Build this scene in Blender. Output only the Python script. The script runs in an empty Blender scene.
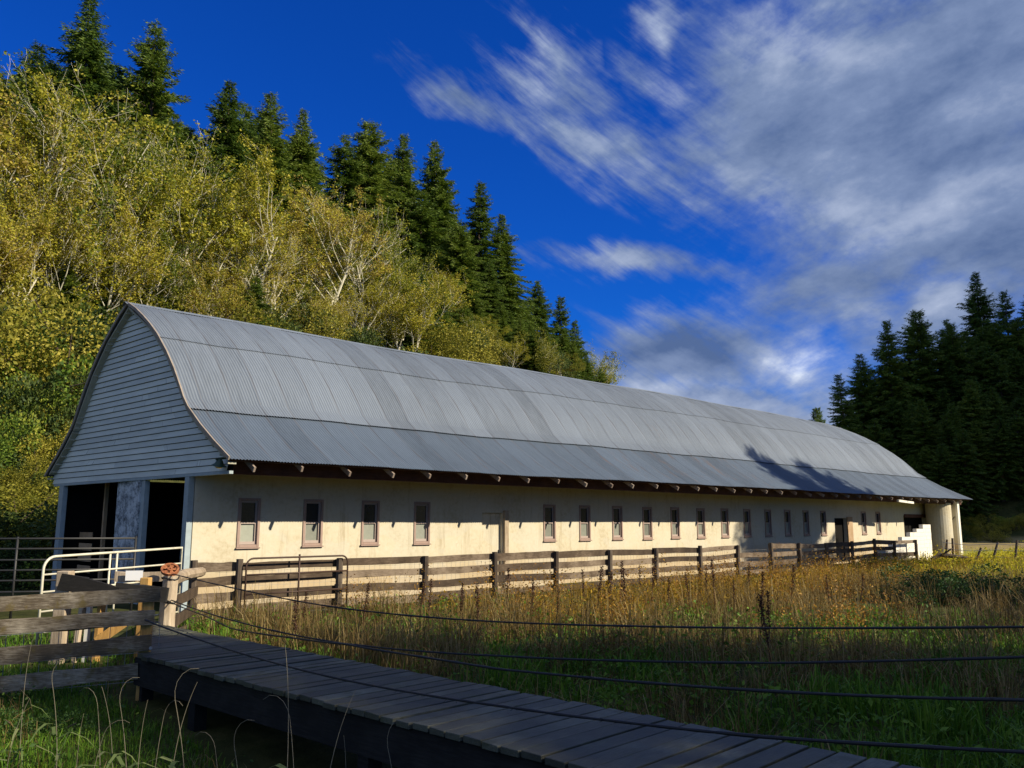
import bpy, bmesh, math, random
import numpy as np
from mathutils import Vector, Matrix
R = math.radians
scn = bpy.context.scene
col = scn.collection
rnd = random.Random(7)

# ------------------------------------------------------------------ camera
CAM_Z = 2.1
cam_d = bpy.data.cameras.new("camera")
cam = bpy.data.objects.new("camera", cam_d); col.objects.link(cam)
cam_d.sensor_width = 36.0
cam_d.lens = 840.0 / 1024.0 * 36.0
cam_d.clip_start = 0.05
cam_d.clip_end = 6000
cam.location = (0, 0, CAM_Z)
cam.rotation_euler = (R(90) + math.atan(139.0 / 840.0), 0, 0)
scn.camera = cam

# ------------------------------------------------------------------ sun, sky, exposure
SUN_AZ, SUN_EL = 109.0, 30.7
sd = bpy.data.lights.new("sun", 'SUN'); sd.energy = 5.0; sd.angle = R(0.5); sd.color = (1.0, 0.89, 0.70)
so = bpy.data.objects.new("sun", sd); col.objects.link(so)
sv = Vector((math.sin(R(SUN_AZ)) * math.cos(R(SUN_EL)), math.cos(R(SUN_AZ)) * math.cos(R(SUN_EL)), math.sin(R(SUN_EL))))
so.rotation_euler = sv.to_track_quat('Z', 'Y').to_euler()
so.location = sv * 200
scn.view_settings.view_transform = 'Standard'
scn.view_settings.look = 'None'
scn.view_settings.exposure = 0.60
scn.view_settings.gamma = 1.0

w = bpy.data.worlds.new("World"); scn.world = w; w.use_nodes = True
T = w.node_tree; T.nodes.clear()
def N_(tree, typ, **kw):
    n = tree.nodes.new(typ)
    for k, v in kw.items():
        if k.startswith('i_'):
            key = k[2:]
            key = int(key) if key.isdigit() else key.replace('_', ' ')
            n.inputs[key].default_value = v
        else: setattr(n, k, v)
    return n
def L_(tree, a, b): tree.links.new(a, b)
def math_(tree, op, a, b=None, c=None, clamp=False):
    n = tree.nodes.new('ShaderNodeMath'); n.operation = op; n.use_clamp = clamp
    for i, v in enumerate((a, b, c)):
        if v is None: continue
        if isinstance(v, (int, float)): n.inputs[i].default_value = v
        else: tree.links.new(v, n.inputs[i])
    return n.outputs[0]
def mixc(tree, fac, a, b, mode='MIX'):
    n = tree.nodes.new('ShaderNodeMix'); n.data_type = 'RGBA'; n.blend_type = mode
    for s, v in ((n.inputs[0], fac), (n.inputs[6], a), (n.inputs[7], b)):
        if isinstance(v, (int, float)): s.default_value = v
        elif isinstance(v, tuple): s.default_value = v if len(v) == 4 else v + (1,)
        else: tree.links.new(v, s)
    return n.outputs[2]
def ramp(tree, fac, stops):
    n = tree.nodes.new('ShaderNodeValToRGB')
    while len(n.color_ramp.elements) > 1: n.color_ramp.elements.remove(n.color_ramp.elements[-1])
    n.color_ramp.elements[0].position = stops[0][0]; n.color_ramp.elements[0].color = tuple(stops[0][1]) + (1,)
    for p, c in stops[1:]:
        e = n.color_ramp.elements.new(p); e.color = tuple(c) + (1,)
    tree.links.new(fac, n.inputs[0])
    return n.outputs[0]
def maprange(tree, v, a, b, c=0.0, d=1.0, smooth=True):
    n = tree.nodes.new('ShaderNodeMapRange')
    if smooth: n.interpolation_type = 'SMOOTHSTEP'
    tree.links.new(v, n.inputs[0])
    for i, x in enumerate((a, b, c, d)): n.inputs[i + 1].default_value = x
    return n.outputs[0]

SKY_STRENGTH = 0.066
sky = N_(T, 'ShaderNodeTexSky', sky_type='NISHITA', sun_disc=False, sun_elevation=R(SUN_EL), sun_rotation=R(SUN_AZ),
         air_density=1.0, dust_density=0.3, ozone_density=3.0)
tc = N_(T, 'ShaderNodeTexCoord')
sep = N_(T, 'ShaderNodeSeparateXYZ'); L_(T, tc.outputs['Generated'], sep.inputs[0])
az = math_(T, 'ARCTAN2', sep.outputs[0], sep.outputs[1])
el = math_(T, 'ARCSINE', sep.outputs[2])
comb = N_(T, 'ShaderNodeCombineXYZ'); L_(T, az, comb.inputs[0]); L_(T, el, comb.inputs[1])
def noise_dir(loc, rot, sc, scale, detail=6, rough=0.55, dist=0.0):
    m = N_(T, 'ShaderNodeMapping', vector_type='TEXTURE')
    m.inputs[1].default_value = loc + (0,); m.inputs[2].default_value = (0, 0, rot); m.inputs[3].default_value = sc + (1,)
    L_(T, comb.outputs[0], m.inputs[0])
    n = N_(T, 'ShaderNodeTexNoise'); n.inputs['Scale'].default_value = scale; n.inputs['Detail'].default_value = detail
    n.inputs['Roughness'].default_value = rough; n.inputs['Distortion'].default_value = dist
    L_(T, m.outputs[0], n.inputs['Vector'])
    return n
nw = noise_dir((0, 0), 0, (1, 1), 6.0, 4, 0.6)
warp = N_(T, 'ShaderNodeVectorMath', operation='MULTIPLY_ADD')
L_(T, nw.outputs['Color'], warp.inputs[0]); warp.inputs[1].default_value = (0.14, 0.09, 0); 
off = N_(T, 'ShaderNodeVectorMath', operation='SUBTRACT'); L_(T, comb.outputs[0], off.inputs[0]); off.inputs[1].default_value = (0.07, 0.045, 0)
L_(T, off.outputs[0], warp.inputs[2])
def ellipse(cx, cy, rx, ry, rot=0.0, s=1.0):
    m = N_(T, 'ShaderNodeMapping', vector_type='TEXTURE')
    m.inputs[1].default_value = (cx, cy, 0); m.inputs[2].default_value = (0, 0, rot); m.inputs[3].default_value = (rx, ry, 1)
    L_(T, warp.outputs[0], m.inputs[0])
    g = N_(T, 'ShaderNodeTexGradient', gradient_type='SPHERICAL'); L_(T, m.outputs[0], g.inputs[0])
    return math_(T, 'MULTIPLY', g.outputs['Fac'], s)
def fold(vals, op):
    o = vals[0]
    for v in vals[1:]: o = math_(T, op, o, v)
    return o
# the bank of cloud that fills the right of the sky, its long wisps, and the low cumulus over the valley
mass = fold([ellipse(0.46, 0.43, 0.40, 0.215, -0.15, 2.0), ellipse(0.10, 0.447, 0.24, 0.065, -0.55, 1.15),
             ellipse(-0.08, 0.505, 0.15, 0.034, -0.40, 1.15),
             ellipse(0.07, 0.515, 0.15, 0.045, -0.75, 1.0), ellipse(0.20, 0.56, 0.06, 0.16, 0.35, 0.9),
             ellipse(0.62, 0.50, 0.30, 0.25, 0.2, 1.7), ellipse(0.62, 0.32, 0.42, 0.16, 0.0, 2.0),
             ellipse(0.13, 0.312, 0.15, 0.030, -0.08, 1.25), ellipse(0.22, 0.296, 0.22, 0.03, -0.05, 0.8),
             ellipse(0.24, 0.18, 0.30, 0.10, -0.05, 1.5), ellipse(0.24, 0.13, 0.30, 0.07, 0.0, 1.7),
             ellipse(0.40, 0.26, 0.22, 0.08, 0.1, 1.3), ellipse(0.47, 0.215, 0.16, 0.09, 0.25, 1.8),
             ellipse(1.7, 0.4, 0.8, 0.4, 0, 1.8), ellipse(2.7, 0.6, 0.9, 0.6, 0, 2.2), ellipse(-2.6, 0.6, 1.0, 0.6, 0, 2.2), ellipse(-1.7, 0.4, 0.6, 0.35, 0, 1.6), ellipse(0.0, 1.35, 5.0, 0.55, 0, 2.2)], 'MAXIMUM')  # last row: clouds behind and overhead, out of view, added as neutral fill
n_streak = noise_dir((0, 0), -0.6, (1.0, 0.18), 6.5, 15, 0.63, 0.15)
n_fine = noise_dir((3.1, 1.7), 0.25, (1.0, 0.55), 6.0, 15, 0.62, 0.2)
n_big = noise_dir((1.3, 0.4), 0.15, (1.0, 0.55), 7.0, 12, 0.60, 0.0)
fw = maprange(T, az, 0.10, 0.36, 0.30, 0.85)
nn = math_(T, 'ADD', math_(T, 'MULTIPLY', n_streak.outputs[0], math_(T, 'SUBTRACT', 1.0, fw)), math_(T, 'MULTIPLY', n_fine.outputs[0], fw))
dens = maprange(T, math_(T, 'ADD', mass, math_(T, 'MULTIPLY', math_(T, 'SUBTRACT', nn, 0.5), 3.2)), 0.15, 1.25)
dens = math_(T, 'MULTIPLY', dens, maprange(T, mass, 0.0, 0.3))
bright = fold([ellipse(2.7, 0.7, 1.3, 0.9, 0, 0.55), ellipse(-2.6, 0.7, 1.3, 0.9, 0, 0.55), ellipse(0.0, 1.4, 5.0, 0.6, 0, 0.3), ellipse(0.33, 0.178, 0.10, 0.045, 0.1, 0.95), ellipse(0.20, 0.155, 0.22, 0.035, 0.0, 0.5), ellipse(0.20, 0.55, 0.05, 0.12, 0.3, 0.6), ellipse(0.47, 0.225, 0.10, 0.04, 0.4, 0.7), ellipse(0.36, 0.52, 0.13, 0.05, -0.3, 0.45),  # first ellipses brighten the added unseen clouds for more fill light
               ellipse(0.50, 0.325, 0.10, 0.03, 0.3, 0.5), ellipse(0.10, 0.445, 0.17, 0.035, -0.5, 0.25), ellipse(0.22, 0.13, 0.25, 0.035, 0.0, 0.55),
               ellipse(0.38, 0.34, 0.10, 0.05, 0.2, 0.22), ellipse(0.12, 0.314, 0.09, 0.02, -0.1, 0.25)], 'MAXIMUM')
dark = fold([ellipse(0.22, 0.205, 0.13, 0.032, 0.0, 1.5), ellipse(0.16, 0.165, 0.08, 0.016, 0.0, 1.2), ellipse(0.42, 0.16, 0.07, 0.02, 0, 1.0),
             ellipse(0.36, 0.27, 0.18, 0.05, 0.1, 0.6), ellipse(0.60, 0.26, 0.2, 0.07, 0.1, 0.5)], 'MAXIMUM')
lum = math_(T, 'ADD', math_(T, 'ADD', math_(T, 'ADD', 0.28, math_(T, 'MULTIPLY', math_(T, 'SUBTRACT', nn, 0.5), 0.9)), math_(T, 'MULTIPLY', math_(T, 'SUBTRACT', n_big.outputs[0], 0.5), 1.35)),
            math_(T, 'SUBTRACT', math_(T, 'MULTIPLY', bright, 0.75), math_(T, 'MULTIPLY', dark, 0.16)), clamp=True)
ccol = ramp(T, lum, [(0.0, (0.06, 0.10, 0.21)), (0.35, (0.135, 0.185, 0.31)), (0.65, (0.26, 0.31, 0.43)), (1.0, (0.66, 0.70, 0.74))])
cscale = N_(T, 'ShaderNodeVectorMath', operation='SCALE'); cscale.inputs['Scale'].default_value = 1.0 / SKY_STRENGTH
L_(T, ccol, cscale.inputs[0])
hs = N_(T, 'ShaderNodeHueSaturation'); hs.inputs['Saturation'].default_value = 1.25; hs.inputs['Value'].default_value = 1.0
L_(T, sky.outputs[0], hs.inputs['Color'])
tint = mixc(T, 1.0, hs.outputs[0], (0.085, 0.52, 1.38), 'MULTIPLY')
skyc = mixc(T, dens, tint, cscale.outputs[0])
bg = N_(T, 'ShaderNodeBackground'); bg.inputs[1].default_value = SKY_STRENGTH
L_(T, skyc, bg.inputs[0])
wo = N_(T, 'ShaderNodeOutputWorld'); L_(T, bg.outputs[0], wo.inputs[0])

# ------------------------------------------------------------------ frames of reference
A_ = R(45.9)
U = Vector((math.sin(A_), math.cos(A_), 0)); NN = Vector((-math.cos(A_), math.sin(A_), 0))
SK = 0.0734
def L(u, ww, z): return Vector((u - SK * (ww - 20), ww - 20, z))          # in the barn's own axes
def BW(u, ww, z): return U * (u - SK * (ww - 20)) + NN * ww + Vector((0, 0, z))
BARN_LOC = NN * 20; BARN_ROT = R(90) - A_
def ss(a, b, x):
    t = np.clip((x - a) / (b - a), 0, 1); return t * t * (3 - 2 * t)
def sines(x, y, s):
    return (np.sin(x * s + 1.3) * np.cos(y * s * 1.13 + .4) + .5 * np.sin(x * s * 2.3 + y * s * 1.7 + 2.1) + .35 * np.sin(y * s * 3.9 - x * s * 2.9 + .7)) / 1.85
def terrain(x, y):
    x = np.asarray(x, float); y = np.asarray(y, float)
    u = x * U.x + y * U.y; ww = x * NN.x + y * NN.y
    z = 0.05 - 0.62 * np.exp(-((x - 0.5) / 6.0) ** 2 - ((y - 7.5) / 4.0) ** 2)
    z = z - 0.25 * ss(8, 16, ww) * (1 - ss(15, 18, ww)) * ss(8, 16, u) * 0.5
    hl = 0.6 * np.clip(ww - 33, 0, 40) * (1 - ss(62, 118, u))
    hr = 0.42 * np.clip(u - 98, 0, 62) * (1 - ss(45, 90, ww)) + 104 * np.exp(-((x - 178) / 48.0) ** 2 - ((y - 80) / 42.0) ** 2)  # last term is an unseen hill added to shade the right wood
    rough = sines(x, y, .11) * np.clip((hl + hr) * .12, 0, 1.6) + sines(x, y, .7) * .05
    return z + hl + hr + rough
def tz(x, y): return float(terrain(x, y))

# ------------------------------------------------------------------ helpers
class MB:
    def __init__(s): s.v = []; s.f = []
    def add(s, vs, fs):
        o = len(s.v); s.v += [tuple(v) for v in vs]; s.f += [tuple(i + o for i in f) for f in fs]
    def box(s, a, b):
        x0, y0, z0 = a; x1, y1, z1 = b
        s.add([(x0,y0,z0),(x1,y0,z0),(x1,y1,z0),(x0,y1,z0),(x0,y0,z1),(x1,y0,z1),(x1,y1,z1),(x0,y1,z1)],
              [(0,3,2,1),(4,5,6,7),(0,1,5,4),(1,2,6,5),(2,3,7,6),(3,0,4,7)])
    def bar(s, p, q, wd, ht, up=(0, 0, 1), jit=0.0):
        p = Vector(p); q = Vector(q); d = (q - p).normalized(); up = Vector(up)
        sd_ = d.cross(up)
        if sd_.length < 1e-4: sd_ = d.cross(Vector((1, 0, 0)))
        sd_.normalize(); u2 = sd_.cross(d).normalized()
        vs = []
        for c in (p, q):
            for a, b in ((-1, -1), (1, -1), (1, 1), (-1, 1)):
                j = Vector((rnd.uniform(-jit, jit), rnd.uniform(-jit, jit), rnd.uniform(-jit, jit)))
                vs.append(c + sd_ * a * wd / 2 + u2 * b * ht / 2 + j)
        s.add(vs, [(0,1,2,3),(7,6,5,4),(0,4,5,1),(1,5,6,2),(2,6,7,3),(3,7,4,0)])
    def plank(s, p, q, wd, ht, n=6, wob=0.012, up=(0, 0, 1)):
        """a board with uneven, worn edges"""
        p = Vector(p); q = Vector(q); d = (q - p); Ln = d.length; d.normalize(); up = Vector(up)
        sd_ = d.cross(up).normalized(); u2 = sd_.cross(d).normalized()
        vs = []; bend = rnd.uniform(-wob, wob) * 1.5
        for k in range(n + 1):
            t = k / n; c = p.lerp(q, t) + u2 * bend * math.sin(math.pi * t)
            for a, b in ((-1, -1), (1, -1), (1, 1), (-1, 1)):
                vs.append(c + sd_ * (a * wd / 2 + rnd.uniform(-1, 1) * wob * .3) + u2 * (b * ht / 2 + rnd.uniform(-1, 1) * wob * .7) + d * rnd.uniform(-1, 1) * wob * .6)
        fs = [(0, 1, 2, 3), tuple(4 * n + i for i in (3, 2, 1, 0))]
        for k in range(n):
            o = 4 * k
            for i in range(4):
                j = (i + 1) % 4
                fs.append((o + i, o + 4 + i, o + 4 + j, o + j))
        s.add(vs, fs)
    def tube(s, pts, r, n=6, cap=True):
        pts = [Vector(p) for p in pts]; m = len(pts)
        rs = r if isinstance(r, (list, tuple)) else [r] * m
        vs = []; ref = None
        for i, p in enumerate(pts):
            d = (pts[min(i + 1, m - 1)] - pts[max(i - 1, 0)]).normalized()
            if ref is None:
                ref = Vector((0, 0, 1)) if abs(d.z) < .9 else Vector((1, 0, 0))
            a = d.cross(ref).normalized(); ref = a.cross(d).normalized(); b = ref
            for k in range(n):
                t = 2 * math.pi * k / n
                vs.append(p + (a * math.cos(t) + b * math.sin(t)) * rs[i])
        fs = []
        for i in range(m - 1):
            for k in range(n):
                j = (k + 1) % n
                fs.append((i*n+k, i*n+j, (i+1)*n+j, (i+1)*n+k))
        if cap:
            fs.append(tuple(range(n - 1, -1, -1))); fs.append(tuple((m-1)*n + k for k in range(n)))
        s.add(vs, fs)
    def build(s, name, mat, parent=None, smooth=False, bevel=0.0):
        me = bpy.data.meshes.new(name); me.from_pydata(s.v, [], s.f); me.update()
        if smooth:
            me.polygons.foreach_set('use_smooth', [True] * len(me.polygons))
        o = bpy.data.objects.new(name, me); col.objects.link(o)
        if mat: me.materials.append(mat)
        if parent: o.parent = parent
        if bevel:
            b = o.modifiers.new('bevel', 'BEVEL'); b.width = bevel; b.segments = 1; b.limit_method = 'ANGLE'
        return o
def tag(o, label, cat, group=None, kind=None):
    if label: o['label'] = label
    if cat: o['category'] = cat
    if group: o['group'] = group
    if kind: o['kind'] = kind
    return o
def empty(name, loc, rz=0.0):
    o = bpy.data.objects.new(name, None); col.objects.link(o); o.location = loc; o.rotation_euler = (0, 0, rz)
    o.empty_display_size = .3
    return o
def copy_tree(o, parent=None):
    c = o.copy(); col.objects.link(c)
    if parent is not None: c.parent = parent
    for ch in list(o.children): copy_tree(ch, c)
    return c
def np_mesh(name, verts, faces_flat, loop_total, mat, parent=None, smooth=False):
    me = bpy.data.meshes.new(name)
    me.vertices.add(len(verts)); me.vertices.foreach_set('co', np.ascontiguousarray(verts, np.float32).ravel())
    me.loops.add(len(faces_flat)); me.loops.foreach_set('vertex_index', np.ascontiguousarray(faces_flat, np.int32))
    ls = np.concatenate([[0], np.cumsum(loop_total)[:-1]]).astype(np.int32)
    me.polygons.add(len(loop_total)); me.polygons.foreach_set('loop_start', ls)
    try: me.polygons.foreach_set('loop_total', np.asarray(loop_total, np.int32))
    except Exception: pass
    if smooth: me.polygons.foreach_set('use_smooth', np.ones(len(loop_total), bool))
    me.update(calc_edges=True); me.validate()
    me.materials.append(mat)
    o = bpy.data.objects.new(name, me); col.objects.link(o)
    if parent: o.parent = parent
    return o

# ------------------------------------------------------------------ materials
def newmat(name):
    m = bpy.data.materials.new(name); m.use_nodes = True; t = m.node_tree
    b = t.nodes['Principled BSDF']; return m, t, b
def objnoise(t, scale, detail=5, sc=(1, 1, 1), rough=.6, coord='Object', dist=0.0):
    c = t.nodes.new('ShaderNodeTexCoord'); mp = t.nodes.new('ShaderNodeMapping'); mp.inputs[3].default_value = sc
    t.links.new(c.outputs[coord], mp.inputs[0])
    n = t.nodes.new('ShaderNodeTexNoise'); n.inputs['Scale'].default_value = scale; n.inputs['Detail'].default_value = detail
    n.inputs['Roughness'].default_value = rough; n.inputs['Distortion'].default_value = dist
    t.links.new(mp.outputs[0], n.inputs['Vector']); return n.outputs[0]
def island(t):
    g = t.nodes.new('ShaderNodeNewGeometry'); return g.outputs['Random Per Island']
def bump(t, b, h, strength=.4, dist=.02):
    n = t.nodes.new('ShaderNodeBump'); n.inputs['Strength'].default_value = strength; n.inputs['Distance'].default_value = dist
    t.links.new(h, n.inputs['Height']); t.links.new(n.outputs[0], b.inputs['Normal'])
def wood(name, dark, mid, light, axis=(1.2, 14, 14), rough=.85, moss=None, var=.35, island_amt=.35):
    m, t, b = newmat(name)
    g = objnoise(t, 3.0, 8, axis, .65, dist=.4); p = objnoise(t, 2.2, 4)
    f = math_(t, 'ADD', math_(t, 'MULTIPLY', g, .5), math_(t, 'MULTIPLY', p, .5))
    oi = t.nodes.new('ShaderNodeObjectInfo')
    f = math_(t, 'ADD', f, math_(t, 'MULTIPLY', math_(t, 'SUBTRACT', math_(t, 'MULTIPLY', math_(t, 'ADD', island(t), oi.outputs['Random']), .5), .5), island_amt))
    c = ramp(t, f, [(.30, dark), (.5, mid), (.70, light)])
    if moss:
        mf = maprange(t, objnoise(t, 5.0, 6), .54, .66)
        c = mixc(t, math_(t, 'MULTIPLY', mf, .8), c, moss)
    t.links.new(c, b.inputs['Base Color']); b.inputs['Roughness'].default_value = rough
    b.inputs['Specular IOR Level'].default_value = .25 if rough > .7 else .5
    bump(t, b, g, .5, .01)
    return m
M = {}
M['fence_wood'] = wood('weathered_fence_wood', (.03,.02,.013), (.08,.056,.036), (.22,.17,.12), axis=(2.0, 24, 24), island_amt=.55)
M['left_wood'] = wood('mossy_fence_wood', (.032,.025,.018), (.10,.077,.05), (.37,.32,.24), moss=(.12,.09,.03), axis=(3.0, 34, 34), island_amt=.2)
M['post_wood'] = wood('post_wood', (.03,.022,.016), (.07,.052,.038), (.15,.12,.09), axis=(14, 14, 1.2))
M['post_pale'] = wood('pale_post_wood', (.12,.09,.06), (.32,.25,.17), (.52,.43,.31), axis=(14, 14, 1.2))
M['post_yellow'] = wood('yellow_post_wood', (.22,.11,.03), (.42,.24,.07), (.55,.36,.13), axis=(14, 14, 1.2))
M['deck'] = wood('deck_planks', (.024,.025,.017), (.056,.058,.040), (.135,.14,.098), axis=(30, 2.5, 30), island_amt=.5, rough=.6, moss=(.045,.05,.022))
M['deck_beam'] = wood('deck_beam', (.006,.006,.006), (.013,.012,.011), (.03,.028,.025))
M['rafter'] = wood('rafter_wood', (.13,.09,.07), (.25,.19,.15), (.38,.32,.26), axis=(14, 1.2, 14))
M['fascia'] = wood('eave_beam_wood', (.05,.022,.015), (.10,.045,.03), (.16,.08,.05))
M['soffit'] = wood('soffit_boards', (.05,.04,.035), (.10,.08,.065), (.15,.12,.1))
M['jamb'] = wood('jamb_wood', (.20,.13,.07), (.33,.22,.12), (.45,.32,.2), axis=(14, 14, 1.2))

def plain(name, c, rough=.6, metal=0.0, spec=.4, var=.15, scale=6):
    m, t, b = newmat(name)
    n = objnoise(t, scale, 6)
    c2 = mixc(t, n, tuple(x * (1 - var) for x in c), tuple(min(1, x * (1 + var)) for x in c))
    t.links.new(c2, b.inputs['Base Color']); b.inputs['Roughness'].default_value = rough; b.inputs['Metallic'].default_value = metal
    b.inputs['Specular IOR Level'].default_value = spec
    return m
M['wire'] = plain('galvanised_wire', (.28,.28,.28), .5, .5)
M['cable'] = plain('dark_steel_cable', (.035,.035,.035), .5, .5)
M['pipe_white'] = plain('white_pipe_paint', (.58,.55,.42), .5, 0, .4, .35, 12)
M['pipe_brown'] = plain('brown_rusty_pipe', (.055,.03,.02), .6, .2)
M['pipe_dark'] = plain('dark_pipe', (.03,.03,.03), .5, .2)
M['brass'] = plain('brass', (.55,.42,.12), .35, .8)
M['lamp_green'] = plain('green_enamel', (.02,.05,.03), .4)
M['paper'] = plain('paper_sign', (.75,.75,.73), .7, var=.05)
M['black'] = plain('dark_interior', (.012,.011,.010), .95, spec=.05)  # near-black colour, inside the barn it stands in for shade
M['block_white'] = plain('white_painted_block', (.72,.68,.58), .8, var=.12, scale=3)
M['white_board'] = plain('white_board', (.7,.68,.6), .7)
def rusty():
    m, t, b = newmat('rusted_iron')
    n = objnoise(t, 22, 8)
    c = ramp(t, n, [(.3, (.09,.03,.015)), (.5, (.28,.09,.03)), (.7, (.42,.18,.07))])
    t.links.new(c, b.inputs['Base Color']); b.inputs['Roughness'].default_value = .9; bump(t, b, n, .6, .006); return m
M['rust'] = rusty()
def stucco():
    m, t, b = newmat('cream_stucco_wall')
    n1 = objnoise(t, .8, 8, (1, 1, 1.0)); n2 = objnoise(t, 9, 8); n3 = objnoise(t, 1.1, 6, (3.2, 3.2, .35), .7)
    f = math_(t, 'ADD', math_(t, 'MULTIPLY', n1, .55), math_(t, 'MULTIPLY', n2, .45))
    c = ramp(t, f, [(.32, (.41,.345,.225)), (.48, (.53,.475,.345)), (.7, (.59,.54,.42))])
    st = maprange(t, n3, .52, .72)
    c = mixc(t, math_(t, 'MULTIPLY', st, .55), c, (.30,.235,.14))
    co = t.nodes.new('ShaderNodeTexCoord'); sx = t.nodes.new('ShaderNodeSeparateXYZ'); t.links.new(co.outputs['Object'], sx.inputs[0])
    low = maprange(t, sx.outputs[2], 1.35, .5)
    c = mixc(t, math_(t, 'MULTIPLY', low, math_(t, 'ADD', .25, math_(t, 'MULTIPLY', n2, .9))), c, (.40,.29,.16))
    pt = maprange(t, objnoise(t, .55, 2, (1, 1, 1.6)), .52, .535)          # patched render
    c = mixc(t, math_(t, 'MULTIPLY', pt, .22), c, (.50,.49,.43))
    vr = t.nodes.new('ShaderNodeTexVoronoi'); vr.feature = 'DISTANCE_TO_EDGE'; vr.inputs['Scale'].default_value = .55
    cc = t.nodes.new('ShaderNodeTexCoord'); wv = t.nodes.new('ShaderNodeVectorMath'); wv.operation = 'ADD'
    nz = t.nodes.new('ShaderNodeTexNoise'); nz.inputs['Scale'].default_value = 2.5; nz.inputs['Detail'].default_value = 5; t.links.new(cc.outputs['Object'], nz.inputs['Vector'])
    t.links.new(cc.outputs['Object'], wv.inputs[0]); t.links.new(nz.outputs['Color'], wv.inputs[1]); t.links.new(wv.outputs[0], vr.inputs['Vector'])
    ck = maprange(t, vr.outputs['Distance'], .012, .004)
    c = mixc(t, math_(t, 'MULTIPLY', ck, maprange(t, n1, .55, .72, 0, .4)), c, (.20,.16,.10))
    sp = maprange(t, objnoise(t, 26, 3), .68, .74)
    c = mixc(t, math_(t, 'MULTIPLY', sp, .5), c, (.22,.17,.1))
    t.links.new(c, b.inputs['Base Color']); b.inputs['Roughness'].default_value = .9; b.inputs['Specular IOR Level'].default_value = .2
    bump(t, b, n2, .35, .012); return m
M['stucco'] = stucco()
def siding():
    m, t, b = newmat('painted_clapboard')
    n = objnoise(t, 1.2, 7, (1, 1, 5)); n2 = objnoise(t, 14, 6, (1, 1, 3))
    f = math_(t, 'ADD', math_(t, 'MULTIPLY', n, .6), math_(t, 'MULTIPLY', island(t), .3))
    c = ramp(t, f, [(.3, (.50,.53,.48)), (.55, (.62,.65,.58)), (.8, (.72,.74,.66))])
    c = mixc(t, math_(t, 'MULTIPLY', maprange(t, n2, .6, .75), .35), c, (.25,.27,.28))
    t.links.new(c, b.inputs['Base Color']); b.inputs['Roughness'].default_value = .7; return m
M['siding'] = siding()
def peel():
    m, t, b = newmat('peeling_white_concrete')
    n = objnoise(t, 3.2, 9, (1, 1, 1.2), .75); n2 = objnoise(t, 18, 5)
    f = math_(t, 'ADD', math_(t, 'MULTIPLY', n, .7), math_(t, 'MULTIPLY', n2, .3))
    c = ramp(t, f, [(.38, (.05,.055,.06)), (.47, (.22,.25,.27)), (.54, (.5,.54,.56)), (.8, (.6,.64,.66))])
    t.links.new(c, b.inputs['Base Color']); b.inputs['Roughness'].default_value = .9; bump(t, b, f, .4, .01); return m
M['peel'] = peel()
M['trim_white'] = plain('blue_white_trim', (.30,.36,.38), .6, var=.3)
M['trim_mauve'] = plain('mauve_window_frame', (.30,.21,.17), .6, var=.2)
M['sash'] = plain('window_sash', (.36,.29,.25), .6)
def glass(name, c, rough):
    m, t, b = newmat(name)
    n = objnoise(t, 4, 5); oi = t.nodes.new('ShaderNodeObjectInfo'); fm = math_(t, 'ADD', math_(t, 'MULTIPLY', n, .5), math_(t, 'MULTIPLY', oi.outputs['Random'], .5)); cc = mixc(t, fm, tuple(x*.25 for x in c), tuple(x*1.75 for x in c))
    t.links.new(cc, b.inputs['Base Color']); b.inputs['Roughness'].default_value = rough; b.inputs['Specular IOR Level'].default_value = .6
    return m
M['pane_dark'] = glass('dark_glass', (.012,.014,.02), .12)
M['pane_grey'] = glass('dusty_glass', (.20,.21,.17), .5)
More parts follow.
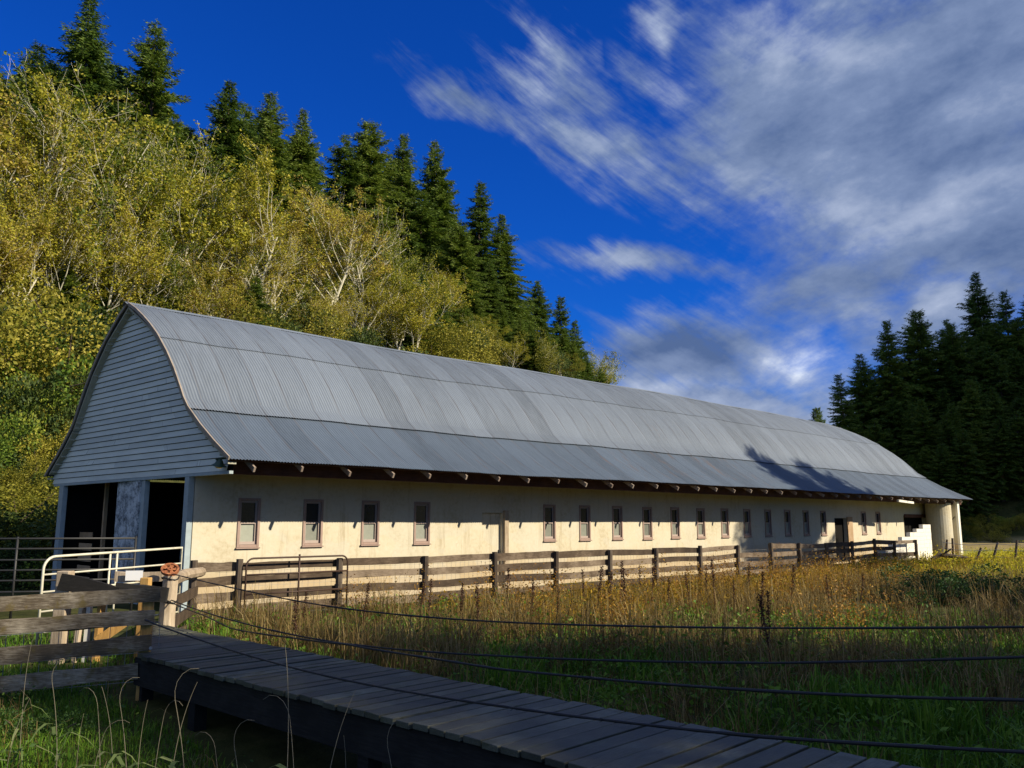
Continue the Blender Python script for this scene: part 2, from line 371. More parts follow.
def metal_roof(name, seed, rust_amt, base, streak=(0.7, .25, .25)):
    m, t, b = newmat(name)
    co = t.nodes.new('ShaderNodeTexCoord'); sx = t.nodes.new('ShaderNodeSeparateXYZ'); t.links.new(co.outputs['Object'], sx.inputs[0])
    big = objnoise(t, .35, 6, (1, .5, .5)); fine = objnoise(t, 5, 8, (2.2, .25, .25), .7)
    # each sheet of iron (0.8 m wide) weathers a little differently
    sh = math_(t, 'FLOOR', math_(t, 'DIVIDE', sx.outputs[0], .8))
    wn = t.nodes.new('ShaderNodeTexWhiteNoise'); wn.noise_dimensions = '2D'
    cx = t.nodes.new('ShaderNodeCombineXYZ'); t.links.new(sh, cx.inputs[0]); cx.inputs[1].default_value = seed; t.links.new(cx.outputs[0], wn.inputs['Vector'])
    f = math_(t, 'ADD', math_(t, 'MULTIPLY', big, .35), math_(t, 'MULTIPLY', fine, .5))
    f = math_(t, 'ADD', f, math_(t, 'ADD', -.01, math_(t, 'MULTIPLY', wn.outputs['Value'], .20)))
    c = ramp(t, f, [(.25, tuple(x*.62 for x in base)), (.5, base), (.8, tuple(x*1.3 for x in base))])
    fr = math_(t, 'FRACT', math_(t, 'DIVIDE', sx.outputs[0], .8))
    seam = math_(t, 'LESS_THAN', fr, .055)
    c = mixc(t, math_(t, 'MULTIPLY', seam, .55), c, (.10,.10,.11))
    rn = objnoise(t, 1.6, 9, (1.6, .3, .3), .75)
    along = maprange(t, sx.outputs[0], 18.0, 26.0); back = maprange(t, sx.outputs[0], 40.0, 30.0)
    loc = math_(t, 'MULTIPLY', math_(t, 'MULTIPLY', along, back), .10)
    edge = maprange(t, sx.outputs[0], 9.1, 8.2)
    rf = maprange(t, math_(t, 'ADD', math_(t, 'ADD', rn, math_(t, 'MULTIPLY', edge, .13)), math_(t, 'MULTIPLY', loc, rust_amt)), .63, .80)
    c = mixc(t, math_(t, 'MULTIPLY', rf, .7), c, (.16,.10,.065))
    t.links.new(c, b.inputs['Base Color']); b.inputs['Roughness'].default_value = .7; b.inputs['Metallic'].default_value = .15; b.inputs['Specular IOR Level'].default_value = .3
    return m
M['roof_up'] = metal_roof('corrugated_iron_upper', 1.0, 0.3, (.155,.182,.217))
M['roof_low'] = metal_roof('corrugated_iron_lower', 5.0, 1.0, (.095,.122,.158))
M['verge'] = plain('rusty_verge_flashing', (.30,.25,.20), .7, .2, var=.5, scale=5)
M['under'] = plain('roof_underside_battens', (.34,.33,.25), .8, var=.3)

def leafmat(name, stops, trans=.35, rough=.6, hue_obj=.12, ns=.35):
    m, t, b = newmat(name)
    i = island(t); oi = t.nodes.new('ShaderNodeObjectInfo')
    n = objnoise(t, ns, 3)
    f = math_(t, 'ADD', math_(t, 'MULTIPLY', i, .55), math_(t, 'MULTIPLY', n, .45))
    f = math_(t, 'ADD', f, math_(t, 'MULTIPLY', math_(t, 'SUBTRACT', oi.outputs['Random'], .5), hue_obj))
    c = ramp(t, f, stops)
    t.links.new(c, b.inputs['Base Color']); b.inputs['Roughness'].default_value = rough; b.inputs['Specular IOR Level'].default_value = .25
    tr = t.nodes.new('ShaderNodeBsdfTranslucent'); t.links.new(c, tr.inputs[0])
    mx = t.nodes.new('ShaderNodeMixShader'); mx.inputs[0].default_value = trans
    out = t.nodes['Material Output']
    t.links.new(b.outputs[0], mx.inputs[1]); t.links.new(tr.outputs[0], mx.inputs[2]); t.links.new(mx.outputs[0], out.inputs[0])
    return m
M['conifer'] = leafmat('conifer_needles', [(.15, (.03,.065,.008)), (.5, (.095,.155,.016)), (.85, (.19,.24,.03))], .25, hue_obj=.35)
M['alder'] = leafmat('yellowing_alder_leaves', [(.05, (.08,.12,.012)), (.3, (.16,.19,.014)), (.5, (.32,.31,.022)), (.72, (.48,.42,.04)), (.95, (.34,.25,.06))], .35, hue_obj=.75, ns=.22)
M['shrub'] = leafmat('shrub_leaves', [(.15, (.05,.10,.012)), (.5, (.15,.23,.022)), (.9, (.36,.38,.05))], .35, hue_obj=.35)
M['bramble'] = leafmat('bramble_leaves', [(.15, (.015,.04,.008)), (.6, (.05,.105,.018)), (.9, (.12,.18,.04))], .25)
M['bark_pale'] = plain('pale_alder_bark', (.60,.56,.42), .85, var=.35, scale=2)
M['bark_dark'] = plain('conifer_bark', (.10,.07,.05), .9, var=.3)
M['grass_green'] = leafmat('green_grass', [(.12, (.03,.085,.006)), (.5, (.09,.20,.012)), (.8, (.18,.29,.025)), (.97, (.36,.34,.09))], .4, ns=.5)
M['grass_dry'] = leafmat('dry_grass', [(.12, (.05,.03,.010)), (.4, (.16,.105,.03)), (.68, (.30,.215,.075)), (.92, (.50,.41,.22))], .4, ns=.7)
M['weed_gold'] = leafmat('golden_weeds', [(.12, (.08,.04,.010)), (.35, (.26,.165,.014)), (.6, (.42,.26,.02)), (.82, (.48,.32,.04)), (.92, (.24,.10,.018))], .45, ns=.8)
M['weed_yellow'] = leafmat('yellow_green_grass', [(.15, (.20,.22,.014)), (.5, (.50,.45,.022)), (.9, (.72,.60,.05))], .45, ns=.6)
M['weed_green'] = leafmat('green_weed_leaves', [(.12, (.03,.08,.008)), (.5, (.09,.19,.014)), (.85, (.19,.29,.03)), (.97, (.38,.32,.05))], .35, ns=.8)
M['dock'] = leafmat('dried_dock_seed', [(.2, (.035,.014,.008)), (.6, (.07,.028,.014)), (.9, (.11,.05,.025))], .1)
M['reed'] = plain('pale_dry_reed', (.19,.165,.11), .8, var=.2)
M['reed_leaf'] = leafmat('reed_leaf', [(.2, (.08,.13,.03)), (.7, (.17,.22,.07)), (.95, (.35,.32,.16))], .35)

def ground_mat():
    m, t, b = newmat('meadow_soil_and_turf')
    n = objnoise(t, .25, 8); n2 = objnoise(t, 3.5, 8)
    f = math_(t, 'ADD', math_(t, 'MULTIPLY', n, .5), math_(t, 'MULTIPLY', n2, .5))
    c = ramp(t, f, [(.3, (.018,.024,.008)), (.5, (.05,.055,.016)), (.7, (.11,.10,.035))])
    # mown hay field beyond the barn: two strips with their own colours
    g = t.nodes.new('ShaderNodeNewGeometry'); sx = t.nodes.new('ShaderNodeSeparateXYZ'); t.links.new(g.outputs['Position'], sx.inputs[0])
    far = math_(t, 'MULTIPLY', maprange(t, sx.outputs[0], 20, 30), maprange(t, sx.outputs[1], 46, 52))
    up = maprange(t, sx.outputs[2], .9, .4)
    far = math_(t, 'MULTIPLY', far, up)
    strip = maprange(t, math_(t, 'ADD', sx.outputs[1], math_(t, 'MULTIPLY', n2, 9.0)), 66, 74)
    fc = mixc(t, strip, mixc(t, n2, (.20,.22,.04), (.34,.32,.09)), mixc(t, n2, (.20,.15,.06), (.32,.25,.11)))
    c = mixc(t, far, c, fc)
    t.links.new(c, b.inputs['Base Color']); b.inputs['Roughness'].default_value = .95; b.inputs['Specular IOR Level'].default_value = .1
    bump(t, b, n2, .6, .06); return m
M['ground'] = ground_mat()

# ------------------------------------------------------------------ ground with its two hills and an added unseen shading hill, one sheet to the horizon
def axis_coords(lo, hi, n0, n1, step):
    core = list(np.arange(lo, hi + step / 2, step)); d = step; x = lo; left = []
    while x > n0: d *= 1.22; x -= d; left.append(x)
    d = step; x = hi; right = []
    while x < n1: d *= 1.22; x += d; right.append(x)
    return np.array(left[::-1] + core + right)
gx = axis_coords(-70, 120, -1800, 1800, 1.6); gy = axis_coords(-6, 150, -1800, 2500, 1.6)
X, Y = np.meshgrid(gx, gy); Z = terrain(X, Y)
V = np.stack([X.ravel(), Y.ravel(), Z.ravel()], 1)
nx, ny = len(gx), len(gy)
ii, jj = np.meshgrid(np.arange(nx - 1), np.arange(ny - 1)); a = (jj * nx + ii).ravel()
F = np.stack([a, a + 1, a + 1 + nx, a + nx], 1)
go = np_mesh('ground', V, F.ravel(), np.full(len(F), 4), M['ground'], smooth=True)
go['kind'] = 'structure'
# a far blue ridge that closes the valley behind the barn
mb = MB()
rs = []
for k in range(61):
    x = -100 + k * 25; h = 34 + 26 * math.sin(k * .21 + .5) + 12 * math.sin(k * .63) + 6 * math.sin(k * 1.7)
    rs.append((x, max(h, 4)))
for row, (yy, fz) in enumerate(((900, 0), (1000, .55), (1100, 1.0), (1300, .3))):
    for x, h in rs: mb.v.append((x + 90 * math.sin(row), yy, -1 + h * fz))
for row in range(3):
    for k in range(60):
        o = row * 61 + k; mb.f.append((o, o + 1, o + 62, o + 61))
far = mb.build('far_hills', plain('far_forest', (.03,.045,.04), .95), smooth=True); far['kind'] = 'structure'

# ------------------------------------------------------------------ barn
barn = empty('barn', BARN_LOC, BARN_ROT)
tag(barn, 'long low cream barn with a curved grey corrugated metal roof and blue-grey gable', 'barn')
UE = 55.6            # far end of the long wall
WC = 23.75           # ridge line
PR = [(17.9,3.52),(18.6,3.93),(19.3,4.38),(19.95,4.86),(20.2,5.12),(20.43,5.44),(20.8,5.92),(21.23,6.39),(21.8,6.92),(22.25,7.26),(22.7,7.56),(23.2,7.86),(23.75,8.13)]
def wall_with_holes(mb, u0, u1, z0, z1, holes, wf, wb):
    us = sorted({u0, u1, *[h[0] for h in holes], *[h[1] for h in holes]}); zs = sorted({z0, z1, *[h[2] for h in holes], *[h[3] for h in holes]})
    solid = {}
    for i in range(len(us) - 1):
        for j in range(len(zs) - 1):
            cu = (us[i] + us[i+1]) / 2; cz = (zs[j] + zs[j+1]) / 2
            solid[i, j] = not any(h[0] < cu < h[1] and h[2] < cz < h[3] for h in holes)
    for (i, j), s in solid.items():
        if not s: continue
        a, b_, c, d = us[i], us[i+1], zs[j], zs[j+1]
        mb.add([L(a,wf,c), L(b_,wf,c), L(b_,wf,d), L(a,wf,d)], [(0,1,2,3)])
        mb.add([L(a,wb,c), L(b_,wb,c), L(b_,wb,d), L(a,wb,d)], [(3,2,1,0)])
        for di, dj, e in ((-1,0,((a,c),(a,d))), (1,0,((b_,d),(b_,c))), (0,-1,((b_,c),(a,c))), (0,1,((a,d),(b_,d)))):
            if not solid.get((i+di, j+dj), False):
                (p, q), (r_, s_) = e
                mb.add([L(p,wf,q), L(r_,wf,s_), L(r_,wb,s_), L(p,wb,q)], [(3,2,1,0)])
WIN = [10.15 + 1.835 * k for k in (0,1,2,3,6,7,8,9,10,11,12,13,14,15,16,17)] + [46.1, 48.0]
holes = [(c - .25, c + .25, 1.56, 2.66) for c in WIN]
holes.append((18.06, 18.95, 0.1, 2.42)); holes.append((42.6, 44.0, 0.1, 2.35)); holes.append((51.6, 55.2, 0.1, 2.55))
mb = MB(); wall_with_holes(mb, 8.72, UE, -.3, 4.55, holes, 20.0, 20.18)
mb.build('wall', M['stucco'], barn)
mb = MB(); wall_with_holes(mb, 8.72, 49, -.3, 3.42, [], 28.0, 27.85); mb.build('back_wall', M['black'], barn)  # long back wall painted black in place of interior shade
mb = MB()    # return wall at the far end that comes forward to the eave
mb.box(L(UE + .003, 18.45, -.3), L(UE + .25, 20.2, 3.4)); mb.build('end_wall', M['stucco'], barn)
mb = MB(); c0 = L(54.75, 19.15, 0); mb.tube([c0 + Vector((0, 0, -.3)), c0 + Vector((0, 0, 3.3))], .72, 28); mb.build('round_pier', M['stucco'], barn, smooth=False)
mb = MB(); mb.box(L(UE + .02, 20.2, -.3), L(UE + .2, 28, 3.4)); mb.build('back_wall', M['stucco'], barn)
mb = MB(); mb.box(L(UE - .06, 18.32, -.3), L(UE + .28, 18.446, 3.38)); mb.build('corner_post', M['white_board'], barn)
mb = MB(); mb.box((9.2 , .19, .02), (UE, 7.8, .05)); mb.build('floor', M['black'], barn)  # floor painted black in place of interior shade
mb = MB(); mb.box((13.0 , .2, .06), (13.1, 7.8, 3.6)); mb.build('inner_shade_sheet', M['black'], barn)  # black sheet added across the barn so its openings look unlit
# roof sheets: real corrugation
def u_far(ww):
    t = min(abs(ww - WC) / 5.85, 1); return 50.3 + 6.8 * t ** .8
def sheet(name, prof, mat, dz=0.0, smooth=True):
    prof = np.array(prof); uu = np.arange(8.395, 57.2, .08 / 6)
    amp = .0115
    # profile normals
    d = np.gradient(prof, axis=0); nrm = np.stack([-d[:, 1], d[:, 0]], 1); nrm /= np.linalg.norm(nrm, axis=1)[:, None]
    if nrm[:, 1].mean() < 0: nrm = -nrm
    wave = amp * np.sin(uu / .08 * 2 * np.pi)
    step = .006 * ((np.floor(uu / .8) % 2))         # neighbouring sheets overlap
    sag = .03 * np.sin(uu * .23 + 1) + .02 * np.sin(uu * .61) + .012 * np.sin(uu * 1.7)
    lift = .0035 * np.maximum(uu - 14, 0) * np.minimum(1, np.maximum(0, (54 - uu) / 12)) * 1.2
    vs = []
    for (pw, pz), (nw_, nz_) in zip(prof, nrm):
        uf = u_far(pw); s = np.minimum(uu, uf)
        k = np.clip((pz - 3.5) / 4.6, 0, 1)
        off_ = wave + step + dz
        wv = pw + nw_ * off_; zv = pz + nz_ * off_ + sag * (.4 + .6 * k) + lift * k
        vs.append(np.stack([s - SK * (wv - 20), wv - 20, zv], 1))
    V = np.concatenate(vs); n = len(uu); m = len(prof)
    a, b_ = np.meshgrid(np.arange(n - 1), np.arange(m - 1)); q = (b_ * n + a).ravel()
    F = np.stack([q, q + 1, q + 1 + n, q + n], 1)
    return np_mesh(name, V, F.ravel(), np.full(len(F), 4), mat, barn, smooth=smooth)
LS = .84
mir = lambda pts: [(WC + LS * (WC - a_), b_) for a_, b_ in pts]
i_k = 3
low = PR[:4]; up1 = [(19.85,4.83)] + PR[4:9]; up2 = [(21.72,6.86)] + PR[9:]
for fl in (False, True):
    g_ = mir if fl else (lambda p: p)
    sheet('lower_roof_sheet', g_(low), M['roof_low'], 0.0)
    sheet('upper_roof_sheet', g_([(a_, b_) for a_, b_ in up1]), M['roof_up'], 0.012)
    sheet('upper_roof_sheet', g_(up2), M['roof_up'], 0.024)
    # boarding under the iron, seen at the verge and under the eave
    mb = MB(); pp = g_([(18.12, 3.655)] + [PR[i] for i in (2, 3, 5, 7, 9, 12)])
    for (w0, z0), (w1, z1) in zip(pp[:-1], pp[1:]):
        d = Vector((w1 - w0, z1 - z0)).normalized(); nn_ = Vector((-d.y, d.x)); nn_ = nn_ if nn_.y > 0 else -nn_
        def q(u, w_, z_, t): return L(u, w_ - nn_.x * t, z_ - nn_.y * t)
        vs = [q(8.42,w0,z0,.075), q(u_far(w0)-.06,w0,z0,.075), q(u_far(w1)-.06,w1,z1,.075), q(8.42,w1,z1,.075),
              q(8.42,w0,z0,.12), q(u_far(w0)-.06,w0,z0,.12), q(u_far(w1)-.06,w1,z1,.12), q(8.42,w1,z1,.12)]
        mb.add(vs, [(0,1,2,3),(7,6,5,4),(0,4,5,1),(1,5,6,2),(2,6,7,3),(3,7,4,0)])
    for i in range(len(PR) - 1):     # battens seen under the verge belong to the boarding
        for t in (.2, .7):
            w0 = PR[i][0] * (1 - t) + PR[i+1][0] * t; z0 = PR[i][1] * (1 - t) + PR[i+1][1] * t
            if fl: w0 = WC + LS * (WC - w0)
            mb.bar(L(8.43, w0, z0 - .165), L(8.63, w0, z0 - .165), .05, .05)
    mb.build('roof_boarding', M['under'], barn)
    mb = MB()   # rusty verge flashing
    pts = g_(PR)
    for (w0, z0), (w1, z1) in zip(pts[:-1], pts[1:]):
        mb.bar(L(8.385, w0, z0 + .01), L(8.385, w1, z1 + .01), .035, .09, up=(0, -1 if not fl else 1, 1))
    mb.build('verge_trim', M['verge'], barn)
mb = MB()
for k in range(30):
    ua = 8.3 + k * (50.2 - 8.3) / 30; ub = 8.3 + (k + 1) * (50.2 - 8.3) / 30
    zz = lambda u: 8.17 + .03 * math.sin(u * .23 + 1) + .02 * math.sin(u * .61) + .0042 * max(u - 14, 0) * min(1, max(0, (54 - u) / 12))
    pa = [(-.16,-.075),(0,.015),(.16,-.075)]
    mb.add([L(ua, WC + a_, zz(ua) + b_) for a_, b_ in pa] + [L(ub, WC + a_, zz(ub) + b_) for a_, b_ in pa], [(0,3,4,1),(1,4,5,2)])
mb.build('ridge_cap', M['roof_up'], barn)
# clapboard gable: every board overlaps the one below
def half_w(z):
    for (w0, z0), (w1, z1) in zip(PR[:-1], PR[1:]):
        if z0 <= z <= z1: return WC - (w0 + (w1 - w0) * (z - z0) / (z1 - z0))
    return WC - 18.15 if z < PR[0][1] else 0
sc_ = lambda v: WC + v * (LS + .03 if v > 0 else 1)
mb = MB(); z = 3.28; ub = 8.60
while z < 8.0:
    z2 = min(z + .158, 8.06); h0 = max(half_w(z + .06) - .1, .02); h1 = max(half_w(z2 + .06) - .1, .02)
    h0 = min(h0, 5.45); h1 = min(h1, 5.45)
    cuts = sorted([-1, 1] + [rnd.uniform(-.8, .8) for _ in range(2 if h0 > 2 else 0)])
    for a_, b_ in zip(cuts[:-1], cuts[1:]):
        e = .0025; j = rnd.uniform(-.003, .003)
        mb.add([L(ub - .034 + j, sc_(a_ * h0) + e, z), L(ub - .034 + j, sc_(b_ * h0) - e, z), L(ub - .006, sc_(b_ * h1) - e, z2 - .016), L(ub - .006, sc_(a_ * h1) + e, z2 - .016),
                L(ub + .01, sc_(a_ * h0) + e, z), L(ub + .01, sc_(b_ * h0) - e, z)], [(3,2,1,0), (0,1,5,4)])
    z = z2
mb.build('gable_siding', M['siding'], barn)
mb = MB()
for i in range(len(PR) - 1):
    (w0, z0), (w1, z1) = PR[i], PR[i+1]
    w0 = max(w0, 18.2); w1 = max(w1, 18.3)
    mb.add([L(ub + .06, w0, 3.3), L(ub + .06, w1, 3.3), L(ub + .06, w1, z1 - .1), L(ub + .06, w0, z0 - .1)], [(0,1,2,3)])
    mb.add([L(ub + .06, sc_(WC - w0), 3.3), L(ub + .06, sc_(WC - w1), 3.3), L(ub + .06, sc_(WC - w1), z1 - .1), L(ub + .06, sc_(WC - w0), z0 - .1)], [(3,2,1,0)])
mb.build('gable_sheathing', M['black'], barn)
mb = MB(); mb.bar(L(8.62, 18.2, 3.24), L(8.62, 28.4, 3.24), .10, .07); mb.build('gable_sill_beam', M['trim_white'], barn)
# gable end below the siding: posts, peeling pier, openings
for w0, w1, mk in ((20.0, 20.24, 'trim_white'), (27.62, 28.0, 'trim_white')):
    mb = MB(); mb.box(L(8.56, w0, -.2), L(8.715, w1, 3.2)); mb.build('corner_post', M[mk], barn)
mb = MB(); mb.box(L(8.58, 22.62, -.2), L(8.80, 24.22, 3.2)); mb.build('concrete_pier', M['peel'], barn)
mb = MB(); mb.box(L(8.60, 22.38, -.2), L(8.74, 22.61, 3.2)); mb.build('door_jamb', M['trim_white'], barn)
mb = MB(); mb.box(L(9.2, 26.2, 0), L(9.3, 26.32, 3.3)); mb.build('inner_post', M['jamb'], barn)
mb = MB(); mb.box(L(10.5, 21.75, .2), L(10.6, 21.9, 3.0)); mb.build('inner_post', M['trim_white'], barn)
for k in range(5):
    mb = MB(); z0 = .35 + k * .32
    mb.box(L(9.0, 26.35, z0), L(9.06, 27.45, z0 + .20)); mb.build('rack_board', M['jamb'], barn)
# eave: fascia beam, soffit, rafter tails
mb = MB(); mb.bar(L(8.66, 18.6, 3.37), L(57.0, 18.6, 3.37), .09, .30); mb.build('eave_beam', M['fascia'], barn)
mb = MB(); mb.bar(L(8.9, 19.35, 3.50), L(56.0, 19.35, 3.50), 1.5, .03); mb.build('soffit', M['soffit'], barn)
mb = MB(); mb.bar(L(8.5, 18.06, 3.52), L(57.0, 18.06, 3.52), .04, .07); mb.build('eave_batten', M['fascia'], barn)
rt = None
for k in range(37):
    uu_ = 9.05 + k * 1.283
    if rt is None:
        mb = MB(); mb.bar((0, -2.04, -.22), (0, -1.42, .12), .05, .12); rt = mb.build('rafter_tail', M['rafter'], barn)
        o = rt
    else:
        o = rt.copy(); col.objects.link(o)
    o.location = (uu_ - SK * -1.7 + rnd.uniform(-.05, .05), 0, 3.56); o.rotation_euler = (rnd.uniform(-.02, .02), 0, rnd.uniform(-.03, .03))
# windows
def make_window():
    mb = MB(); fw, z0, z1 = .30, 1.50, 2.72
    for a, b_ in (((-fw, -.028, z0), (-.235, .05, z1)), ((.235, -.028, z0), (fw, .05, z1)), ((-.2345, -.028, 2.655), (.2345, .05, z1)), ((-.2345, -.028, z0), (.2345, .05, 1.565))): mb.box(a, b_)
    f_ = mb.build('window', M['trim_mauve'], barn, bevel=.004)
    mb = MB()
    for a, b_ in (((-.234, .03, 1.57), (-.19, .09, 2.65)), ((.19, .03, 1.57), (.234, .09, 2.65)), ((-.189, .03, 2.61), (.189, .09, 2.65)), ((-.189, .03, 1.57), (.189, .09, 1.64)), ((-.189, .025, 2.08), (.189, .085, 2.125))): mb.box(a, b_)
    mb.build('sash', M['sash'], f_)
    mb = MB(); mb.box((-.195, .062, 2.12), (.195, .07, 2.615)); mb.build('upper_pane', M['pane_dark'], f_)
    mb = MB(); mb.box((-.195, .072, 1.635), (.195, .08, 2.085)); mb.build('lower_pane', M['pane_grey'], f_)
    mb = MB(); mb.box((-.32, -.06, 1.465), (.32, .02, 1.498)); mb.build('sill', M['trim_mauve'], f_)
    return f_
wproto = make_window(); wproto.location = (WIN[0], 0, 0)
for c in WIN[1:]:
    o = copy_tree(wproto, barn); o.location = (c, 0, rnd.uniform(-.01, .01)); o.rotation_euler = (0, 0, 0)
# door of the long wall, black sheets for the shade in its open doorways
mb = MB(); mb.box((18.065, .11, .1), (18.945, .15, 2.415)); d1 = mb.build('door', M['stucco'], barn); d1['label'] = 'plain cream door set in the wall'
mb = MB(); mb.box((18.86, .07, 1.15), (18.89, .108, 1.25)); mb.build('handle', M['pipe_dark'], d1)
mb = MB(); mb.box((18.98, -.09, 0), (19.15, -.002, 2.5)); mb.build('door_post', M['post_pale'], barn)
mb = MB(); mb.box((42.5, .2, .1), (44.1, .26, 2.4)); mb.build('door', M['black'], barn)  # black sheet painted as the shade inside an open doorway
mb = MB(); mb.box((44.005, -.06, 0), (44.6, -.003, 2.42)); mb.build('door_jamb', M['jamb'], barn)
mb = MB(); mb.box((51.7, -.05, 2.42), (55.3, -.003, 2.62)); mb.build('door_lintel', M['fascia'], barn)
mb = MB(); mb.box((51.5, .3, .1), (55.3, .36, 2.6)); mb.build('door', M['black'], barn)  # black sheet standing in for the shade of the wide far opening
# lamp at the near eave corner
mb = MB(); prof = [(.03,.16),(.07,.12),(.10,.05),(.17,0)]
for (r0, z0), (r1, z1) in zip(prof[:-1], prof[1:]):
    for k in range(14):
        a0, a1 = 2*math.pi*k/14, 2*math.pi*(k+1)/14
        mb.add([(r0*math.cos(a0), r0*math.sin(a0), z0), (r1*math.cos(a0), r1*math.sin(a0), z1), (r1*math.cos(a1), r1*math.sin(a1), z1), (r0*math.cos(a1), r0*math.sin(a1), z0)], [(0,1,2,3)])
lp = mb.build('lamp', M['lamp_green'], barn, smooth=True); lp.location = L(8.40, 18.35, 3.38); lp.rotation_euler = (.25, 0, 0)
mb = MB(); mb.tube([(0,0,-.05),(0,0,-.02),(0,0,.06)], [.06,.10,.05], 10); mb.build('lamp_globe', M['brass'], lp, smooth=True)
mb = MB(); mb.bar((-.10,0,.14), (.25,0,.20), .03, .03); mb.build('lamp_arm', M['lamp_green'], lp)
# loose white board hanging under the far eave, wire drooping on the end wall
mb = MB(); mb.bar(L(46.2, 18.2, 3.28), L(48.3, 18.2, 3.20), .10, .12); mb.build('hanging_board', M['white_board'], barn)
mb = MB()
for k in range(3):
    a0 = Vector((UE - .02, -.1 - k * .45, 2.55)); mb.tube([a0 + Vector((0, -t * .5, -.35 * math.sin(math.pi * t) + rnd.uniform(-.08, .08))) for t in (0,.2,.4,.6,.8,1)], .025, 4)
mb.build('loose_wire', M['pipe_dark'], barn)

# ------------------------------------------------------------------ stepped block wall at the far end
sw = empty('block_wall', BARN_LOC + U * 45 - NN * 2.5, BARN_ROT)
tag(sw, 'sunlit white block wall with a stepped top before the far barn end', 'wall')
mb = MB()
for u0, u1, zt in ((41.7,43.2,.95),(43.2,44.5,1.15),(44.5,45.6,1.40),(45.6,46.5,1.62),(46.5,47.4,1.80),(47.4,48.5,2.02)):
    z = -.2
    nrow = int(round((zt + .2) / .2)); hrow = (zt + .2) / nrow
    for r_ in range(nrow):
        n = max(1, int(round((u1 - u0) / .42)))
        for k in range(n):
            a0 = u0 - 45 + k * (u1 - u0) / n; a1 = u0 - 45 + (k + 1) * (u1 - u0) / n; e = .003; j = rnd.uniform(-.004, .004)
            mb.box((a0 + e, -.1 + j, z + e), (a1 - e, .1, z + hrow - e))
        z += hrow
mb.build('blocks', M['block_white'], sw)

# ------------------------------------------------------------------ fence along the barn
fb = empty('board_fence', NN * 17 + U * 7.5, BARN_ROT)
tag(fb, 'long weathered four-board fence running along the barn with dark posts', 'fence')
PU = [7.5, 8.46, 10.93, 13.43, 15.84, 18.25, 20.71, 23.09, 25.68, 28.13, 30.64, 32.92, 35.34, 37.79, 40.25, 42.46, 45.2]
fz = lambda u: tz(*(U * u + NN * 17)[:2])
for k, u in enumerate(PU):
    zb = fz(u); mb = MB(); q = rnd.uniform(-.03, .03); hh = rnd.uniform(1.22, 1.34)
    mb.tube([(u - 7.5, 0, zb - .4), (u - 7.5 + q * .4, 0, zb + .6), (u - 7.5 + q, rnd.uniform(-.02, .02), zb + hh)], [.085, .08, .075], 8)
    mb.build('post', M['post_wood'], fb)
for k in range(len(PU) - 1):
    for r_ in range(4):
        zc = (.22, .54, .86, 1.15)[r_]; wd = .175
        if k == 1 and r_ == 3: zc -= .03
        if rnd.random() < .05 and k > 2: continue
        o = MB(); u0, u1 = PU[k] - 7.5, PU[k+1] - 7.5
        o.plank((u0 - .04, .10 + .002 * (k % 2), fz(PU[k]) + zc + rnd.uniform(-.025, .025)), (u1 + .04, .10 + .002 * (k % 2), fz(PU[k+1]) + zc + rnd.uniform(-.025, .025)), .035, wd + rnd.uniform(-.02, .025))
        o.build('rail_board', M['fence_wood'], fb)
mb = MB()
for k in range(210):
    u = .6 + k * .15; mb.bar((u, .125, .1), (u, .125, 1.1), .004, .004)
for k in range(7):
    mb.bar((.5, .127, .15 + k * .155), (32, .127, .15 + k * .155), .004, .004)
mb.build('wire_netting', M['wire'], fb)
# pipe gate leaning on the near end of that fence
pg = empty('pipe_gate', NN * 16.85 + U * 8.55, BARN_ROT)
tag(pg, 'brown rusty pipe gate with rounded corners against the near end of the barn fence', 'gate')
def pipe_gate_frame(Ln, h, r):
    c = .16; pts = [(0, 0, 0), (0, 0, h - c)]
    for k in range(1, 6): t = math.pi / 2 * k / 5; pts.append((c - c * math.cos(t), 0, h - c + c * math.sin(t)))
    for k in range(0, 6): t = math.pi / 2 * k / 5; pts.append((Ln - c + c * math.sin(t), 0, h - c + c * math.cos(t)))
    pts.append((Ln, 0, 0)); return pts
mb = MB(); mb.tube(pipe_gate_frame(2.5, 1.36, .025), .020, 8); mb.build('frame', M['pipe_brown'], pg, smooth=True)
for z in (.25, .62, 1.02):
    mb = MB(); mb.tube([(0, 0, z), (2.5, 0, z)], .02, 6); mb.build('bar', M['pipe_brown'], pg, smooth=True)
mb = MB(); mb.tube([(1.25, 0, .05), (1.25, 0, 1.42)], .022, 6); mb.build('upright', M['pipe_brown'], pg, smooth=True)

# ------------------------------------------------------------------ walkway
DW = Vector((.725, -.689, 0)); DN = Vector((.689, .725, 0))
def D(s, n, z): return DW * (s - 10.68) + DN * n + Vector((0, 0, z))
wk = empty('walkway', D(0, 0, 0), math.atan2(DW.y, DW.x))
tag(wk, 'dark weathered plank walkway crossing the foreground in shade', 'walkway')
DT = .5
mb = MB(); s = -3.5
while s < 14.0:
    wd = rnd.uniform(.188, .222); e = rnd.uniform(-.02, .02); tl = rnd.uniform(-.004, .004)
    a0, a1 = s, s + wd - .026; n0, n1 = 4.63 + e + max(0, -s - .1) * .5, 6.18 + rnd.uniform(-.02, .02); zt = DT + rnd.uniform(-.005, .004)
    mb.add([(a0,n0,zt-.05),(a1,n0,zt-.05),(a1,n1,zt-.05),(a0,n1,zt-.05),(a0,n0,zt+tl),(a1,n0,zt-tl),(a1,n1,zt-tl),(a0,n1,zt+tl)],
           [(0,3,2,1),(4,5,6,7),(0,1,5,4),(1,2,6,5),(2,3,7,6),(3,0,4,7)])
    s += wd
mb.build('deck_planks', M['deck'], wk, bevel=.004)
